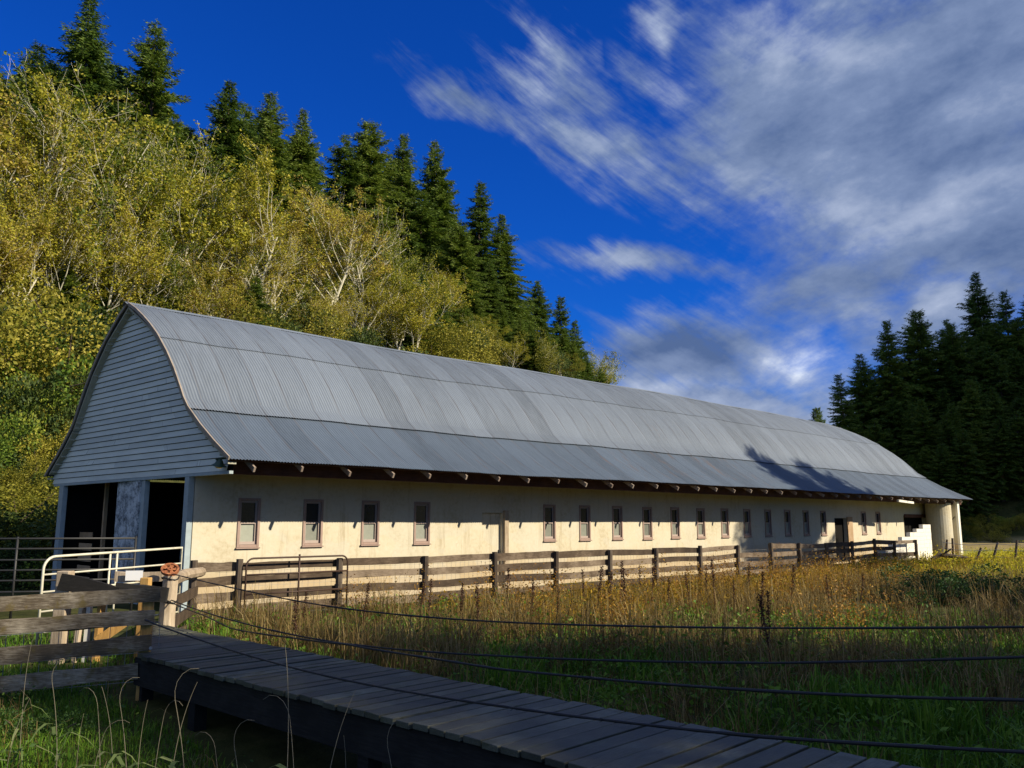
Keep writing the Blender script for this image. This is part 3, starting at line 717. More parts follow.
for n in (4.74, 6.06):
    mb = MB(); mb.bar((-.3 if n < 5 else -3.4, n, DT - .225), (14, n, DT - .225), .10, .33); mb.build('side_beam', M['deck_beam'], wk)
for s in (-.2, 1.2, 4.4, 7.6, 10.8):
    for n in (4.8, 6.0):
        mb = MB(); q = D(s, n, 0); mb.bar((s, n, tz(q.x, q.y) - .4), (s, n, DT - .06), .15, .15, up=(1, 0, 0)); mb.build('pile', M['deck_beam'], wk)
# rail posts carry the cables
PS, PN = -3.2, 6.40
rp = empty('rail_post', D(PS, PN, DT))
tag(rp, 'pale rough wooden post at the far end of the walkway, under the rusty wheel', 'post')
mb = MB(); mb.tube([(0,0,-.9),(.0,0,.2),(.02,.0,.62),(.02,0,.74)], [.135,.125,.12,.115], 10); mb.build('shaft', M['post_pale'], rp, smooth=False)
mb = MB()
for z in (.33, .70):
    pts = [(.012 + .132*math.cos(2*math.pi*k/12), .132*math.sin(2*math.pi*k/12), z + .02*math.sin(k)) for k in range(13)]; mb.tube(pts, .012, 5)
mb.build('cable_loop', M['cable'], rp)
# rusty hand wheel lying tilted on the post
hw = empty('hand_wheel', D(PS, PN, DT + .84)); hw.rotation_euler = (R(36), R(8), R(10)); hw.scale = (.82, .82, .82)
tag(hw, 'round rusty iron hand wheel with five holes on the walkway post', 'wheel')
bm = bmesh.new()
def ring(r0, r1, n, z0, z1):
    out = []
    for k in range(n):
        t = 2 * math.pi * k / n
        out.append([bm.verts.new((r * math.cos(t), r * math.sin(t), z)) for r, z in ((r1, z0), (r1, z1), (r0, z1), (r0, z0))])
    for k in range(n):
        a_, b_ = out[k], out[(k + 1) % n]
        for i in range(4):
            j = (i + 1) % 4; bm.faces.new((a_[i], b_[i], b_[j], a_[j]))
ring(.135, .175, 30, -.03, .03)
me = bpy.data.meshes.new('rim'); bm.to_mesh(me); bm.free(); me.materials.append(M['rust']); o = bpy.data.objects.new('rim', me); col.objects.link(o); o.parent = hw
bm = bmesh.new(); ring(.018, .055, 16, -.035, .035)
me = bpy.data.meshes.new('hub'); bm.to_mesh(me); bm.free(); me.materials.append(M['rust']); o = bpy.data.objects.new('hub', me); col.objects.link(o); o.parent = hw
for k in range(5):
    t = 2 * math.pi * k / 5 + .3; mb = MB(); c, s_ = math.cos(t), math.sin(t)
    p = [(.05, -.022), (.14, -.05), (.14, .05), (.05, .022)]
    vs = [(x * c - y * s_, x * s_ + y * c, -.012) for x, y in p] + [(x * c - y * s_, x * s_ + y * c, .012) for x, y in p]
    mb.add(vs, [(3,2,1,0),(4,5,6,7),(0,1,5,4),(1,2,6,5),(2,3,7,6),(3,0,4,7)]); mb.build('spoke', M['rust'], hw)
for (s_, n_, hgt, lab) in ((11.2, 6.3, 1.22, 'grey wooden rail post on the far edge at the right end of the walkway'), (11.2, 4.5, 1.0, 'grey wooden rail post on the near edge at the right end of the walkway')):
    p2 = empty('rail_post', D(s_, n_, DT)); tag(p2, lab, 'post')
    mb = MB(); mb.tube([(0,0,-1.2),(0,0,.3),(.01,0,hgt)], [.11,.10,.10], 10); mb.build('shaft', M['post_wood'], p2)
def cable(pts, n0, n1, r, lab):
    P = np.array(pts, float); q = np.linspace(P[0, 0], P[-1, 0], 110)
    z = np.polyval(np.polyfit(P[:, 0], P[:, 1], 4), q)
    z += np.interp(q, P[:, 0], P[:, 1] - np.polyval(np.polyfit(P[:, 0], P[:, 1], 4), P[:, 0]))
    if n1 is None:
        n = np.interp(q, [a_ for a_, b_ in n0], [b_ for a_, b_ in n0]); n = np.convolve(np.pad(n, 6, 'edge'), np.ones(13) / 13, 'valid')
    else: n = n1 + (n0 - n1) * np.clip(1 - (q - q[0]) / 4.5, 0, 1) ** 1.5
    mb = MB(); mb.tube([D(a_, b_, c_) for a_, b_, c_ in zip(q, n, z)], [r * rnd.uniform(.8, 1.2) for _ in q], 6)
    for k in range(60):    # frayed strands
        i = rnd.randrange(2, len(q) - 2); p_ = D(q[i], n[i], z[i]); mb.tube([p_, p_ + Vector((rnd.uniform(-.03,.03), rnd.uniform(-.03,.03), rnd.uniform(-.03,.015)))], [.003, .0015], 3)
    o = mb.build('cable', M['cable'], None, smooth=True); tag(o, lab, 'cable', 'steel cables strung along the walkway'); return o
cable([(PS, 1.28), (-.71, 1.149), (1.75, 1.062), (4.52, 1.109), (6.14, 1.199), (7.39, 1.285), (9.22, 1.442), (11.2, 1.64)], PN, 6.3, .0095, 'topmost black cable on the far side of the walkway')
cable([(PS, .87), (-.66, .693), (1.78, .646), (4.53, .777), (6.13, .9), (7.54, 1.037), (9.21, 1.255), (11.2, 1.53)], PN, 6.3, .010, 'lower black cable on the far side, second from the top')
cable([(PS + .1, .85), (-1.6, .735), (0, .72), (2.0, .86), (4.32, 1.045), (6.28, 1.062), (7.42, 1.118), (8.33, 1.18), (9.61, 1.307), (11.2, 1.50)], [(-4, PN), (-1.6, 6.28), (4.3, 4.5), (12, 4.5)], None, .009, 'third cable down, crossing from the wheel post to the near side')
cable([(.35, .955), (.67, .925), (1.75, .852), (2.61, .804), (4.34, .761), (6.29, .812), (7.42, .871), (8.32, .936), (9.59, 1.08), (11.2, 1.28)], 4.5, 4.5, .0095, 'lowest frayed cable over the near edge of the walkway planks')

# log and boards between the wheel post and the barn fence
sf = empty('short_fence', D(PS, PN, 0)); tag(sf, 'short fence of a pale log and rough boards behind the rusty wheel', 'fence')
a0 = Vector((0, 0, 0)); b0 = (U * 7.55 + NN * 17) - D(PS, PN, 0)
b0.z = 0
mb = MB(); mb.tube([Vector((.05,.1,1.18)), b0 * .5 + Vector((0,0,1.16)), b0 + Vector((.1,0,1.12))], [.10,.11,.095], 9); mb.build('log_rail', M['post_pale'], sf)
for z in (.75, .42, .15):
    mb = MB(); mb.plank(Vector((.05,.1,z + .05)), b0 + Vector((.05,-.05,z)), .04, .19); mb.build('rail_board', M['fence_wood'], sf)

# ------------------------------------------------------------------ left foreground fence
E0 = Vector((-4.50, 10.92, 0)); E1 = Vector((-8.6, 9.75, 0)); ed = (E1 - E0)
lf = empty('rail_fence', E0, math.atan2(ed.y, ed.x))
tag(lf, 'rough mossy four-rail fence at the left edge of the walkway', 'fence')
Ln = ed.length
for zr, zl, x0 in ((1.205, 1.06, -.05), (.93, .74, .0), (.62, .37, .02), (.29, .0, .16)):
    mb = MB(); mb.plank((x0, .0, zr), (Ln, .0, zl), .05, .175, n=9, wob=.022); mb.build('rail_board', M['left_wood'], lf)
for x, mk, top in ((.10, 'post_yellow', 1.12), (2.45, 'post_wood', 1.05)):
    mb = MB(); q = E0 + ed.normalized() * x; mb.bar((x, -.10, tz(q.x, q.y) - .4), (x, -.10, top), .13, .13, up=(1, 0, 0)); mb.build('post', M[mk], lf, bevel=.01)
mb = MB(); mb.tube([(.02, .03, .56), (.02, .045, .56)], .02, 8); mb.build('bolt', M['wire'], lf)
# wire panel behind it
wp = empty('wire_fence', E0 + Vector((-.15, .55, 0)), math.atan2(ed.y, ed.x)); tag(wp, 'galvanised wire mesh panel behind the mossy rail fence', 'wire fence')
mb = MB()
for k in range(21):
    mb.bar((k * .2, 0, -.1), (k * .2, 0, .80 - k * .012), .007, .007)
for k in range(5):
    mb.bar((0, .008, .08 + k * .18), (4.1, .008, -.10 + k * .17), .007, .007)
mb.build('mesh', M['wire'], wp)

# ------------------------------------------------------------------ pen behind: white gate, broken boards, dark gate
GA = Vector((-7.42, 13.6, 0)); GB = Vector((-6.25, 16.2, 0)); gd = GB - GA
wg = empty('pipe_gate', GA + Vector((0, 0, .1)), math.atan2(gd.y, gd.x)); tag(wg, 'white painted pipe gate standing open before the dark barn doorway', 'gate')
gl = gd.length; hgt = 1.47
c = .2; pts = [(0, 0, 0), (0, 0, hgt - c)]
for k in range(1, 7): t = math.pi / 2 * k / 6; pts.append((c - c * math.cos(t), 0, hgt - c + c * math.sin(t)))
pts += [(gl, 0, hgt + .07), (gl, 0, 0)]
mb = MB(); mb.tube(pts, .021, 8); mb.build('frame', M['pipe_white'], wg, smooth=True)
for k, z in enumerate((1.19, .92, .62, .3)):
    mb = MB(); mb.tube([(0, 0, z), (gl, 0, z + .06)], .016, 7); mb.build('bar', M['pipe_white'], wg, smooth=True)
for x in (gl * .44, gl * .49):
    mb = MB(); mb.tube([(x, .01, .1), (x, .01, hgt + .02)], .018, 7); mb.build('upright', M['pipe_white'], wg, smooth=True)
pen = empty('pen_fence', Vector((-6.8, 13.1, 0))); tag(pen, 'broken pen fence of odd posts and boards below the white gate', 'fence')
def pen_p(x, y, z): return Vector((x + 6.8, y - 13.1, z))
mb = MB(); mb.bar(pen_p(-6.82, 13.1, -.3), pen_p(-6.80, 13.1, 1.38), .19, .19, up=(0, 1, 0)); mb.build('post', M['post_pale'], pen, bevel=.012)
mb = MB(); mb.bar(pen_p(-6.6, 13.15, -.2), pen_p(-6.5, 13.15, 1.15), .06, .12, up=(0, 1, 0)); mb.build('picket', M['post_pale'], pen)
mb = MB(); mb.bar(pen_p(-6.46, 13.2, -.2), pen_p(-6.44, 13.2, 1.12), .06, .08, up=(0, 1, 0)); mb.build('picket', M['white_board'], pen)
mb = MB(); mb.bar(pen_p(-6.30, 13.2, -.2), pen_p(-6.25, 13.2, 1.14), .05, .17, up=(0, 1, 0)); mb.build('picket', M['post_yellow'], pen)
mb = MB(); mb.bar(pen_p(-6.2, 13.0, .35), pen_p(-5.85, 13.1, .62), .05, .14); mb.build('brace', M['post_yellow'], pen)
mb = MB(); mb.plank(pen_p(-6.75, 12.85, 1.24), pen_p(-5.95, 13.0, 1.02), .06, .24); mb.build('rail_board', M['deck_beam'], pen)
mb = MB(); mb.plank(pen_p(-6.0, 13.05, 1.10), pen_p(-5.25, 13.15, 1.02), .06, .22); mb.build('rail_board', M['deck_beam'], pen)
mb = MB(); mb.plank(pen_p(-6.6, 14.3, 1.22), pen_p(-5.75, 14.5, 1.22), .05, .16); mb.build('rail_board', M['post_pale'], pen)
mb = MB(); mb.bar(pen_p(-5.80, 13.6, -.1), pen_p(-5.78, 13.6, 1.25), .14, .14, up=(0, 1, 0)); mb.build('post', M['post_yellow'], pen, bevel=.01)
mb = MB(); mb.bar(pen_p(-6.40, 14.24, 1.24), pen_p(-6.14, 14.30, 1.24), .008, .16); mb.build('paper_notice', M['paper'], pen)
GD = Vector((-13.2, 18.2, 0)); ge = Vector((-8.5, 19.3, 0)) - GD
dg = empty('pipe_gate', GD, math.atan2(ge.y, ge.x)); tag(dg, 'black six-bar pipe gate in the deep shade left of the barn', 'gate')
for z in (1.76, 1.54, 1.30, 1.08, .86, .62):
    mb = MB(); mb.tube([(0, 0, z), (ge.length, 0, z)], .024, 6); mb.build('bar', M['pipe_dark'], dg, smooth=True)
for x in (0, ge.length * .5, ge.length):
    mb = MB(); mb.tube([(x, 0, 0), (x, 0, 1.8)], .028, 6); mb.build('upright', M['pipe_dark'], dg, smooth=True)

# ------------------------------------------------------------------ far small fence at the right
rf = empty('wire_fence', Vector((22.7, 45, 0))); tag(rf, 'sagging wire fence with crooked dark stakes in the field right of the barn', 'fence')
for px_, hh, ln in ((941, 1.25, .35), (947, 1.35, .1), (960, .9, .9), (972, 1.2, .9), (988, 1.3, .5), (1008, 1.5, .55), (1012, 1.5, .2), (1030, 1.4, .1)):
    x = (px_ - 512) / 851 * 45; y = 45 - (px_ - 940) * .04; zb = tz(x, y)
    mb = MB(); mb.tube([(x - 22.7, y - 45, zb - .2), (x - 22.7 + ln * .6, y - 45, zb + hh)], [.07, .055], 6); mb.build('stake', M['post_wood'], rf)
for z in (.45, .8, 1.1):
    P = []
    for k in range(12):
        x = 22.7 + k * .5; y = 45 - k * .35; P.append((x - 22.7, y - 45, tz(x, y) + z - .05 * math.sin(math.pi * (k % 4) / 4)))
    mb = MB(); mb.tube(P, .014, 4); mb.build('wire', M['wire'], rf)
lg = MB(); P0 = Vector((20.2, 42.5, 0)); P0.z = tz(P0.x, P0.y)
lg.tube([(.6,0,.35),(1.1,.1,.55),(1.8,.0,.48),(2.5,.2,.42)], [.08,.11,.10,.06], 7); lg.tube([(1.1,.1,.5),(1.5,-.2,.85),(1.65,-.2,.88)], [.06,.04,.02], 6)
lo = lg.build('fallen_log', M['post_wood']); lo.location = P0; tag(lo, 'dark fallen log with a broken branch stub near the far barn corner', 'log')

# ------------------------------------------------------------------ vegetation builders
def leaf_quads(C, Dv, ln, wd, rng, bend=.0):
    n = len(C); Dv = Dv / np.linalg.norm(Dv, axis=1)[:, None]
    rv = rng.normal(size=(n, 3)); S = np.cross(Dv, rv); S /= np.linalg.norm(S, axis=1)[:, None] + 1e-9
    ln = np.asarray(ln).reshape(-1, 1) * np.ones((n, 1)); wd = np.asarray(wd).reshape(-1, 1) * np.ones((n, 1))
    mid = C + Dv * ln * .5
    V = np.stack([C, mid + S * wd * .5, C + Dv * ln, mid - S * wd * .5], 1).reshape(-1, 3)
    return V, np.arange(n * 4)
def conifer(seed, cat_mat='conifer', H=20.0, RB=.17, dens=1.0, z0=.06, gap=.10, pw=.82):
    rng = np.random.default_rng(seed)
    root = empty('conifer_tree', (0, 0, 0))
    mb = MB(); lean = rng.normal(0, .15, 2)
    mb.tube([(lean[0]*t*t, lean[1]*t*t, H*t*.985) for t in np.linspace(0, 1, 9)], [.30*(1-t)**.9 + .012 for t in np.linspace(0, 1, 9)], 7)
    C = []; Dd = []; LN = []; WD = []
    z = z0 * H
    while z < H * .985:
        t = z / H; Lb = RB * H * (1 - t) ** pw * (1.0 if t > .15 else .7) + .12
        nb = int(rng.integers(5, 8)) if t < .9 else 4
        a0 = rng.uniform(0, 6.28)
        for k in range(nb):
            a = a0 + 6.283 * k / nb + rng.uniform(-.3, .3); Lk = Lb * rng.uniform(.5, 1.22)
            if rng.random() < gap: continue
            slope = .75 * max(0, t - .55) * 2 - .22 + rng.uniform(-.12, .12); droop = -.30 * (1 - t)
            nseg = max(5, int(Lk / .125 * dens)); s = np.linspace(.12, 1, nseg)
            x = np.cos(a) * s * Lk; y = np.sin(a) * s * Lk
            zz = z + rng.uniform(-.1, .1) + slope * s * Lk + droop * (s ** 2) * Lk * .7 + .22 * np.clip(s - .75, 0, 1) * Lk
            p = np.stack([x + lean[0]*t*t, y + lean[1]*t*t, zz], 1)
            if Lk > 1.0: mb.tube([tuple(p[0]), tuple(p[len(p)//2]), tuple(p[-1])], [.045*(1-t)+.012, .03*(1-t)+.008, .006], 3, cap=False)
            for sgn in (-1, 1, -1, 1, 0, 2):
                ang = a + (sgn * rng.uniform(.65, 1.1, nseg) if sgn in (-1, 1) else rng.uniform(-.4, .4, nseg))
                fl = (.30 + .55 * (1 - s)) * (.35 + .65 * min(1, Lk / 2.0)) * rng.uniform(.7, 1.25, nseg)
                dz = -.22 + rng.normal(0, .18, nseg) if sgn != 2 else np.full(nseg, -.9)
                C.append(p + rng.normal(0, .06, (nseg, 3))); Dd.append(np.stack([np.cos(ang), np.sin(ang), dz], 1)); LN.append(fl); WD.append(fl * .15 + .022)
        z += (.20 + .30 * (1 - t)) * rng.uniform(.8, 1.2)
    k = 14; C.append(np.tile([[lean[0], lean[1], H*.955]], (k, 1)) + rng.normal(0, .05, (k, 3))); a = rng.uniform(0, 6.28, k)
    Dd.append(np.stack([np.cos(a)*.5, np.sin(a)*.5, rng.uniform(.3, 2.0, k)], 1)); LN.append(rng.uniform(.25, .6, k)); WD.append(np.full(k, .04))
    V, F = leaf_quads(np.concatenate(C), np.concatenate(Dd), np.concatenate(LN), np.concatenate(WD), rng)
    mb.build('trunk', M['bark_dark'], root)
    np_mesh('crown', V, F, np.full(len(V) // 4, 4), M[cat_mat], root)
    return root
def broadleaf(seed, H=14.0, stems=2, spread=.34, leaves=19000, leaf=.15, leafmat_='alder', name='alder_tree', topbare=.55, bark='bark_pale', low=.3):
    rng = np.random.default_rng(seed); root = empty(name, (0, 0, 0)); mb = MB(); tips = []
    def limb(p, d, ln, r, lev):
        n = 4; pts = [p]; dd = d.copy()
        for k in range(n):
            dd = dd + rng.normal(0, .13, 3) + np.array([0, 0, .05 if lev else .02]); dd /= np.linalg.norm(dd)
            pts.append(pts[-1] + dd * ln / n)
        rr = [max(r * (1 - .62 * k / n), .0045) for k in range(n + 1)]
        mb.tube([tuple(q) for q in pts], rr, 6 if lev < 2 else 4 if lev < 3 else 3, cap=False)
        if lev >= 2: tips.extend([(q, lev) for q in pts[1:]])
        if lev < 3:
            nch = (7, 5, 4)[lev] if lev else int(7 + rng.integers(0, 3))
            for k in range(nch):
                t = rng.uniform(low if lev == 0 else .25, 1.0); i = min(int(t * n), n - 1); f_ = t * n - i
                q = pts[i] * (1 - f_) + pts[i+1] * f_
                a = rng.uniform(0, 6.28); tilt = rng.uniform(.45, .95)
                side = np.cross(dd, [math.cos(a), math.sin(a), .3]); side /= np.linalg.norm(side)
                d2 = dd * math.cos(tilt) + side * math.sin(tilt); d2[2] += .12; d2 /= np.linalg.norm(d2)
                limb(q, d2, ln * rng.uniform(.38, .62) * (1.1 - .35 * t if lev == 0 else 1), r * (1 - .6 * t) * .55, lev + 1)
    for k in range(stems):
        a = rng.uniform(0, 6.28); tl = rng.uniform(.03, .22) if stems > 1 else .06
        d = np.array([math.cos(a) * tl, math.sin(a) * tl, 1.0]); d /= np.linalg.norm(d)
        limb(np.array([math.cos(a) * .25, math.sin(a) * .25, -.3]), d, H * rng.uniform(.72, .86), .0105 * H, 0)
    P = np.array([q for q, l in tips]); hz = P[:, 2] / H
    wgt = np.clip(1.25 - topbare * hz, .15, 1.2); wgt = wgt * rng.lognormal(0, 1.25, len(P)); idx = rng.choice(len(P), leaves, p=wgt / wgt.sum())
    C = P[idx] + rng.normal(0, .19, (leaves, 3)); Dv = rng.normal(size=(leaves, 3)) * np.array([1, 1, .55]); Dv[:, 2] -= .2
    sz = leaf * rng.uniform(.45, 1.5, leaves)
    V, F = leaf_quads(C, Dv, sz, sz * .72, rng)
    mb.build('trunk', M[bark], root)
    np_mesh('crown', V, F, np.full(leaves, 4), M[leafmat_], root)
    root['_h'] = float(np.percentile(C[:, 2], 99.5))
    return root
def shrub(seed, Rr=2.0, leaves=9000, leaf=.085, mat='shrub', name='shrub', squash=.8):
    rng = np.random.default_rng(seed); root = empty(name, (0, 0, 0)); mb = MB()
    nl = 15; cs = rng.normal(0, .5, (nl, 3)) * Rr; cs[:, 2] = np.abs(cs[:, 2]) * squash + Rr * .2
    for c_ in cs: mb.tube([(0, 0, -.2), (c_[0]*.5, c_[1]*.5, c_[2]*.6), tuple(c_)], [.05, .03, .012], 4, cap=False)
    lr = rng.uniform(.20, .46, nl); pw = lr ** 2; idx = rng.choice(nl, leaves, p=pw / pw.sum()); d = rng.normal(size=(leaves, 3)); d /= np.linalg.norm(d, axis=1)[:, None]
    C = cs[idx] + d * (rng.uniform(.3, 1, leaves) ** .5)[:, None] * (Rr * lr[idx])[:, None] * np.array([1, 1, squash]); C[:, 2] = np.maximum(C[:, 2], .02)
    Dv = d + rng.normal(0, .6, (leaves, 3)); sz = leaf * rng.uniform(.6, 1.4, leaves)
    V, F = leaf_quads(C, Dv, sz, sz * .65, rng)
    mb.build('stems', M['bark_dark'], root); np_mesh('leaves', V, F, np.full(leaves, 4), M[mat], root)
    return root
def dirpt(px_, y_px, Yd):
    """ground position seen in picture direction px_ at depth Yd, and the height that reaches row y_px there"""
    f_, p_ = 840.0, math.atan(139 / 840.0); r_ = px_ - 512; u_ = 384 - y_px
    wy = f_ * math.cos(p_) - u_ * math.sin(p_); wz = f_ * math.sin(p_) + u_ * math.cos(p_)
    return r_ / wy * Yd, CAM_Z + wz / wy * Yd

used = {}
def plant(proto, key, x, y, H, H0, label, cat, group, rz=None, fat=1.0, zoff=-.15):
    if key not in used: o = proto; used[key] = True
    else: o = copy_tree(proto)
    s = H / H0; o.location = (x, y, tz(x, y) + zoff); o.scale = (s * fat * rnd.uniform(.9, 1.1), s * fat * rnd.uniform(.9, 1.1), s); tl = .045 if cat == 'conifer tree' else .02; o.rotation_euler = (rnd.uniform(-tl, tl), rnd.uniform(-tl, tl), rnd.uniform(0, 6.28) if rz is None else rz)
    for k in ('label', 'category', 'group'):
        if k in o: del o[k]
    return tag(o, label, cat, group)

cons = [conifer(11, RB=.23), conifer(12, RB=.26), conifer(13, RB=.20, gap=.28, pw=.7), conifer(14, RB=.29, gap=.2, pw=.95), conifer(16, RB=.25, gap=.32, pw=.75), conifer(17, RB=.24, gap=.05, pw=.6)]
HA = []
alds = [broadleaf(21, stems=2), broadleaf(22, stems=3, topbare=.85, leaves=14000), broadleaf(23, stems=2, leaves=20000, topbare=.25), broadleaf(24, stems=3, leaves=18000, topbare=.7)]
for a_ in alds: HA.append(a_['_h']); del a_['_h']
M['shrub_olive'] = leafmat('olive_shrub_leaves', [(.15, (.08,.09,.01)), (.5, (.24,.23,.022)), (.9, (.46,.39,.06))], .35, hue_obj=.35)
M['shrub_dark'] = leafmat('dark_shrub_leaves', [(.15, (.015,.03,.008)), (.5, (.05,.085,.016)), (.9, (.13,.16,.035))], .3, hue_obj=.3)
shrs = [shrub(31), shrub(32, mat='shrub_olive', squash=1.1), shrub(33, mat='shrub_dark', leaf=.1, leaves=7000)]
# skyline conifers on the left hill: (picture x, picture row of the tip, depth, label)
SKY = [(-14, 30, 58, 'cut off conifer at the far left picture edge on the skyline'),
       (28, 38, 60, 'dark conifer left of the tallest skyline pair on the wooded hill'),
       (62, 55, 63, 'half hidden conifer between the small and the tall conifer at upper left'),
       (92, -2, 62, 'tallest skyline conifer, its tip at the top picture edge'),
       (160, 14, 66, 'tall ragged conifer second in height on the left skyline'),
       (126, 62, 67, 'conifer tucked between the two tallest skyline trees'),
       (228, 80, 72, 'lone narrow conifer with open sky on both sides on the left hill'),
       (196, 130, 74, 'low conifer filling the dip between the ragged and lone conifers'),
       (280, 88, 76, 'broad leafy conifer standing right of the lone narrow one'),
       (304, 112, 80, 'conifer behind the right shoulder of the broad leafy one'),
       (343, 138, 84, 'conifer filling the low gap before the twin pointed tips'),
       (374, 122, 86, 'left tree of the twin pointed conifers at mid skyline'),
       (399, 135, 90, 'right tree of the twin pointed conifers at mid skyline'),
       (441, 140, 92, 'pointed conifer in the middle of the descending skyline'),
       (476, 178, 97, 'conifer on the descending skyline, right of the middle pointed one'),
       (500, 215, 101, 'leaning-edge conifer where the skyline drops steeply'),
       (420, 190, 88, 'short conifer below the middle pointed tip'),
       (460, 225, 86, 'bushy conifer in front of the steep skyline drop, above the roof'),
       (489, 262, 92, 'low bushy conifer just above the roof ridge at the steep drop'),
       (536, 278, 112, 'small slim conifer first after the steep skyline drop'),
       (556, 292, 118, 'small conifer with a crooked tip near the end of the left wood'),
       (574, 318, 122, 'last small conifer at the right end of the left wood')]
for i, (px_, row, Yd, lab) in enumerate(SKY):
    x, zt = dirpt(px_, row, Yd); H = zt - tz(x, Yd) + .2
    plant(cons[i % 6], ('c', i % 6), x, Yd, max(H, 6), 20.0, lab, 'conifer tree', 'conifers on the left hill', fat=min(1.5, max(1.05, 24 / max(H, 8))))
# a second, darker rank fills the wood behind
for i in range(60):
    px_ = -30 + i * 10.2 + rnd.uniform(-6, 6); Yd = 60 + i * .92 + rnd.uniform(-2, 8)
    base = np.interp(px_, [s[0] for s in sorted(SKY)], [s[1] for s in sorted(SKY)])
    x, zt = dirpt(px_, base + rnd.uniform(14, 75), Yd); H = zt - tz(x, Yd)
    if H < 5: continue
    k = rnd.randrange(6); plant(cons[k], ('c', k), x, Yd, H, 20.0, 'conifer of the filled-in rank behind the skyline trees on the left hill', 'conifer tree', 'inner conifers of the left hill', fat=1.3)
ALD = [(-20, 70, 44, 'golden alder cut by the left picture edge, high on the slope'), (18, 78, 46, 'golden alder with pale stems at the upper left'), (62, 95, 50, 'yellow-brown alder below the tallest conifer'),
       (104, 100, 50, 'bare-limbed alder with pale fan of branches at upper left'), (150, 108, 52, 'pale many-limbed alder beneath the ragged conifer'),
       (192, 142, 55, 'thin yellowing alder beneath the dip in the conifers'), (232, 150, 56, 'pale branching alder beneath the lone narrow conifer'), (268, 178, 60, 'tan alder below the broad leafy conifer'),
       (318, 196, 64, 'rounded golden alder right of the tan one'), (362, 212, 68, 'rounded yellow-green alder beneath the twin conifers'), (404, 236, 72, 'last olive alder above the roof before the bushy conifers'),
       (594, 346, 116, 'yellowish low alder at the right foot of the left wood')]
for i, (px_, row, Yd, lab) in enumerate(ALD):
    x, zt = dirpt(px_, row, Yd); H = max(zt - tz(x, Yd), 5)
    plant(alds[i % 4], ('a', i % 4), x, Yd, H, HA[i % 4], lab, 'alder tree', 'yellowing alders on the left slope', fat=1.0)
for i in range(30):
    px_ = 400 + i * 7.0 + rnd.uniform(-4, 4); Yd = 70 + i * 1.5 + rnd.uniform(-4, 6)
    row = np.interp(px_, [400, 470, 520, 560, 610], [255, 285, 312, 332, 362]) + rnd.uniform(-4, 16); x, zt = dirpt(px_, row, Yd); H = max(zt - tz(x, Yd), 3)
    if i % 2 or px_ > 430: plant(cons[i % 6], ('c', i % 6), x, Yd, H, 20.0, 'small conifer of the fringe at the right end of the left wood', 'conifer tree', 'fringe conifers of the left wood', fat=1.35)
    else: plant(alds[i % 4], ('a', i % 4), x, Yd, H, HA[i % 4], 'low olive alder of the fringe at the right end of the left wood', 'alder tree', 'fringe alders of the left wood', fat=1.2)
for i in range(26):
    px_ = 458 + i * 4.2 + rnd.uniform(-3, 3)
    for Yd in np.arange(50, 140, 1.0):
        x, zt = dirpt(px_, 366 + (px_ - 500) * .12, Yd)
        if tz(x, Yd) > zt - .3: break
    Yd -= rnd.uniform(0, 5); x, zt = dirpt(px_, np.interp(px_, [460, 520, 580], [318, 338, 358]) + rnd.uniform(-10, 10), Yd); H = max(zt - tz(x, Yd), 2.5)
    if px_ < 535 and i % 2: plant(cons[i % 6], ('c', i % 6), x, Yd, H * 1.25, 20.0, 'small conifer standing on the brow right above the barn roof', 'conifer tree', 'conifers on the brow above the roof', fat=1.6)
    elif i % 3 == 0: plant(alds[i % 4], ('a', i % 4), x, Yd, H, HA[i % 4], 'low olive alder of the fringe at the right end of the left wood', 'alder tree', 'fringe alders of the left wood', fat=1.3)
    else: plant(shrs[i % 3], ('s', i % 3), x, Yd, H, 3.0, 'bush of the brow just above the barn roof in the middle of the picture', 'shrub', 'bushes on the brow above the roof', fat=.75)
for i in range(24):
    px_ = rnd.uniform(-20, 400); Yd = 40 + px_ * .06 + rnd.uniform(0, 8); x, zt = dirpt(px_, 190 + max(px_, 0) * .25 + rnd.uniform(-20, 60), Yd); H = zt - tz(x, Yd)
    if H < 2: continue
    if i % 3: plant(shrs[2], ('s', 2), x, Yd, min(H, 6), 3.0, 'dark evergreen bush in a gap between the alders', 'shrub', 'dark bushes between the alders', fat=.8)
    else: plant(cons[i % 6], ('c', i % 6), x, Yd, min(H, 9), 20.0, 'small dark conifer in a gap between the alders', 'conifer tree', 'small conifers between the alders', fat=1.5)
for i in range(30):   # lower rank
    px_ = -40 + i * 14 + rnd.uniform(-6, 6); Yd = 38 + i * .9 + rnd.uniform(0, 8)
    row = 150 + max(0, px_) * .30 + rnd.uniform(0, 70); x, zt = dirpt(px_, row, Yd); H = zt - tz(x, Yd)
    if H < 4 or px_ > 385: continue
    k = rnd.randrange(4); plant(alds[k], ('a', k), x, Yd, min(H, 11), HA[k], 'small olive alder among the undergrowth on the lower slope', 'alder tree', 'small alders of the lower slope', fat=1.15)
for i in range(46):
    px_ = -40 + i * 11 + rnd.uniform(-6, 6); Yd = (38 if px_ < 130 else 42 + (px_ - 130) * .07) + rnd.uniform(0, 14)
    row = (240 if px_ < 140 else 255 + (px_ - 140) * .22) + rnd.uniform(0, 90 if px_ < 100 else 50); x, zt = dirpt(px_, row, Yd); H = zt - tz(x, Yd)
    if H < 2: continue
    k = rnd.randrange(3); plant(shrs[k], ('s', k), x, Yd, min(H, 6.5), 3.0, 'leafy green shrub of the thicket on the lower slope', 'shrub', 'thicket shrubs on the lower slope', fat=1.0)
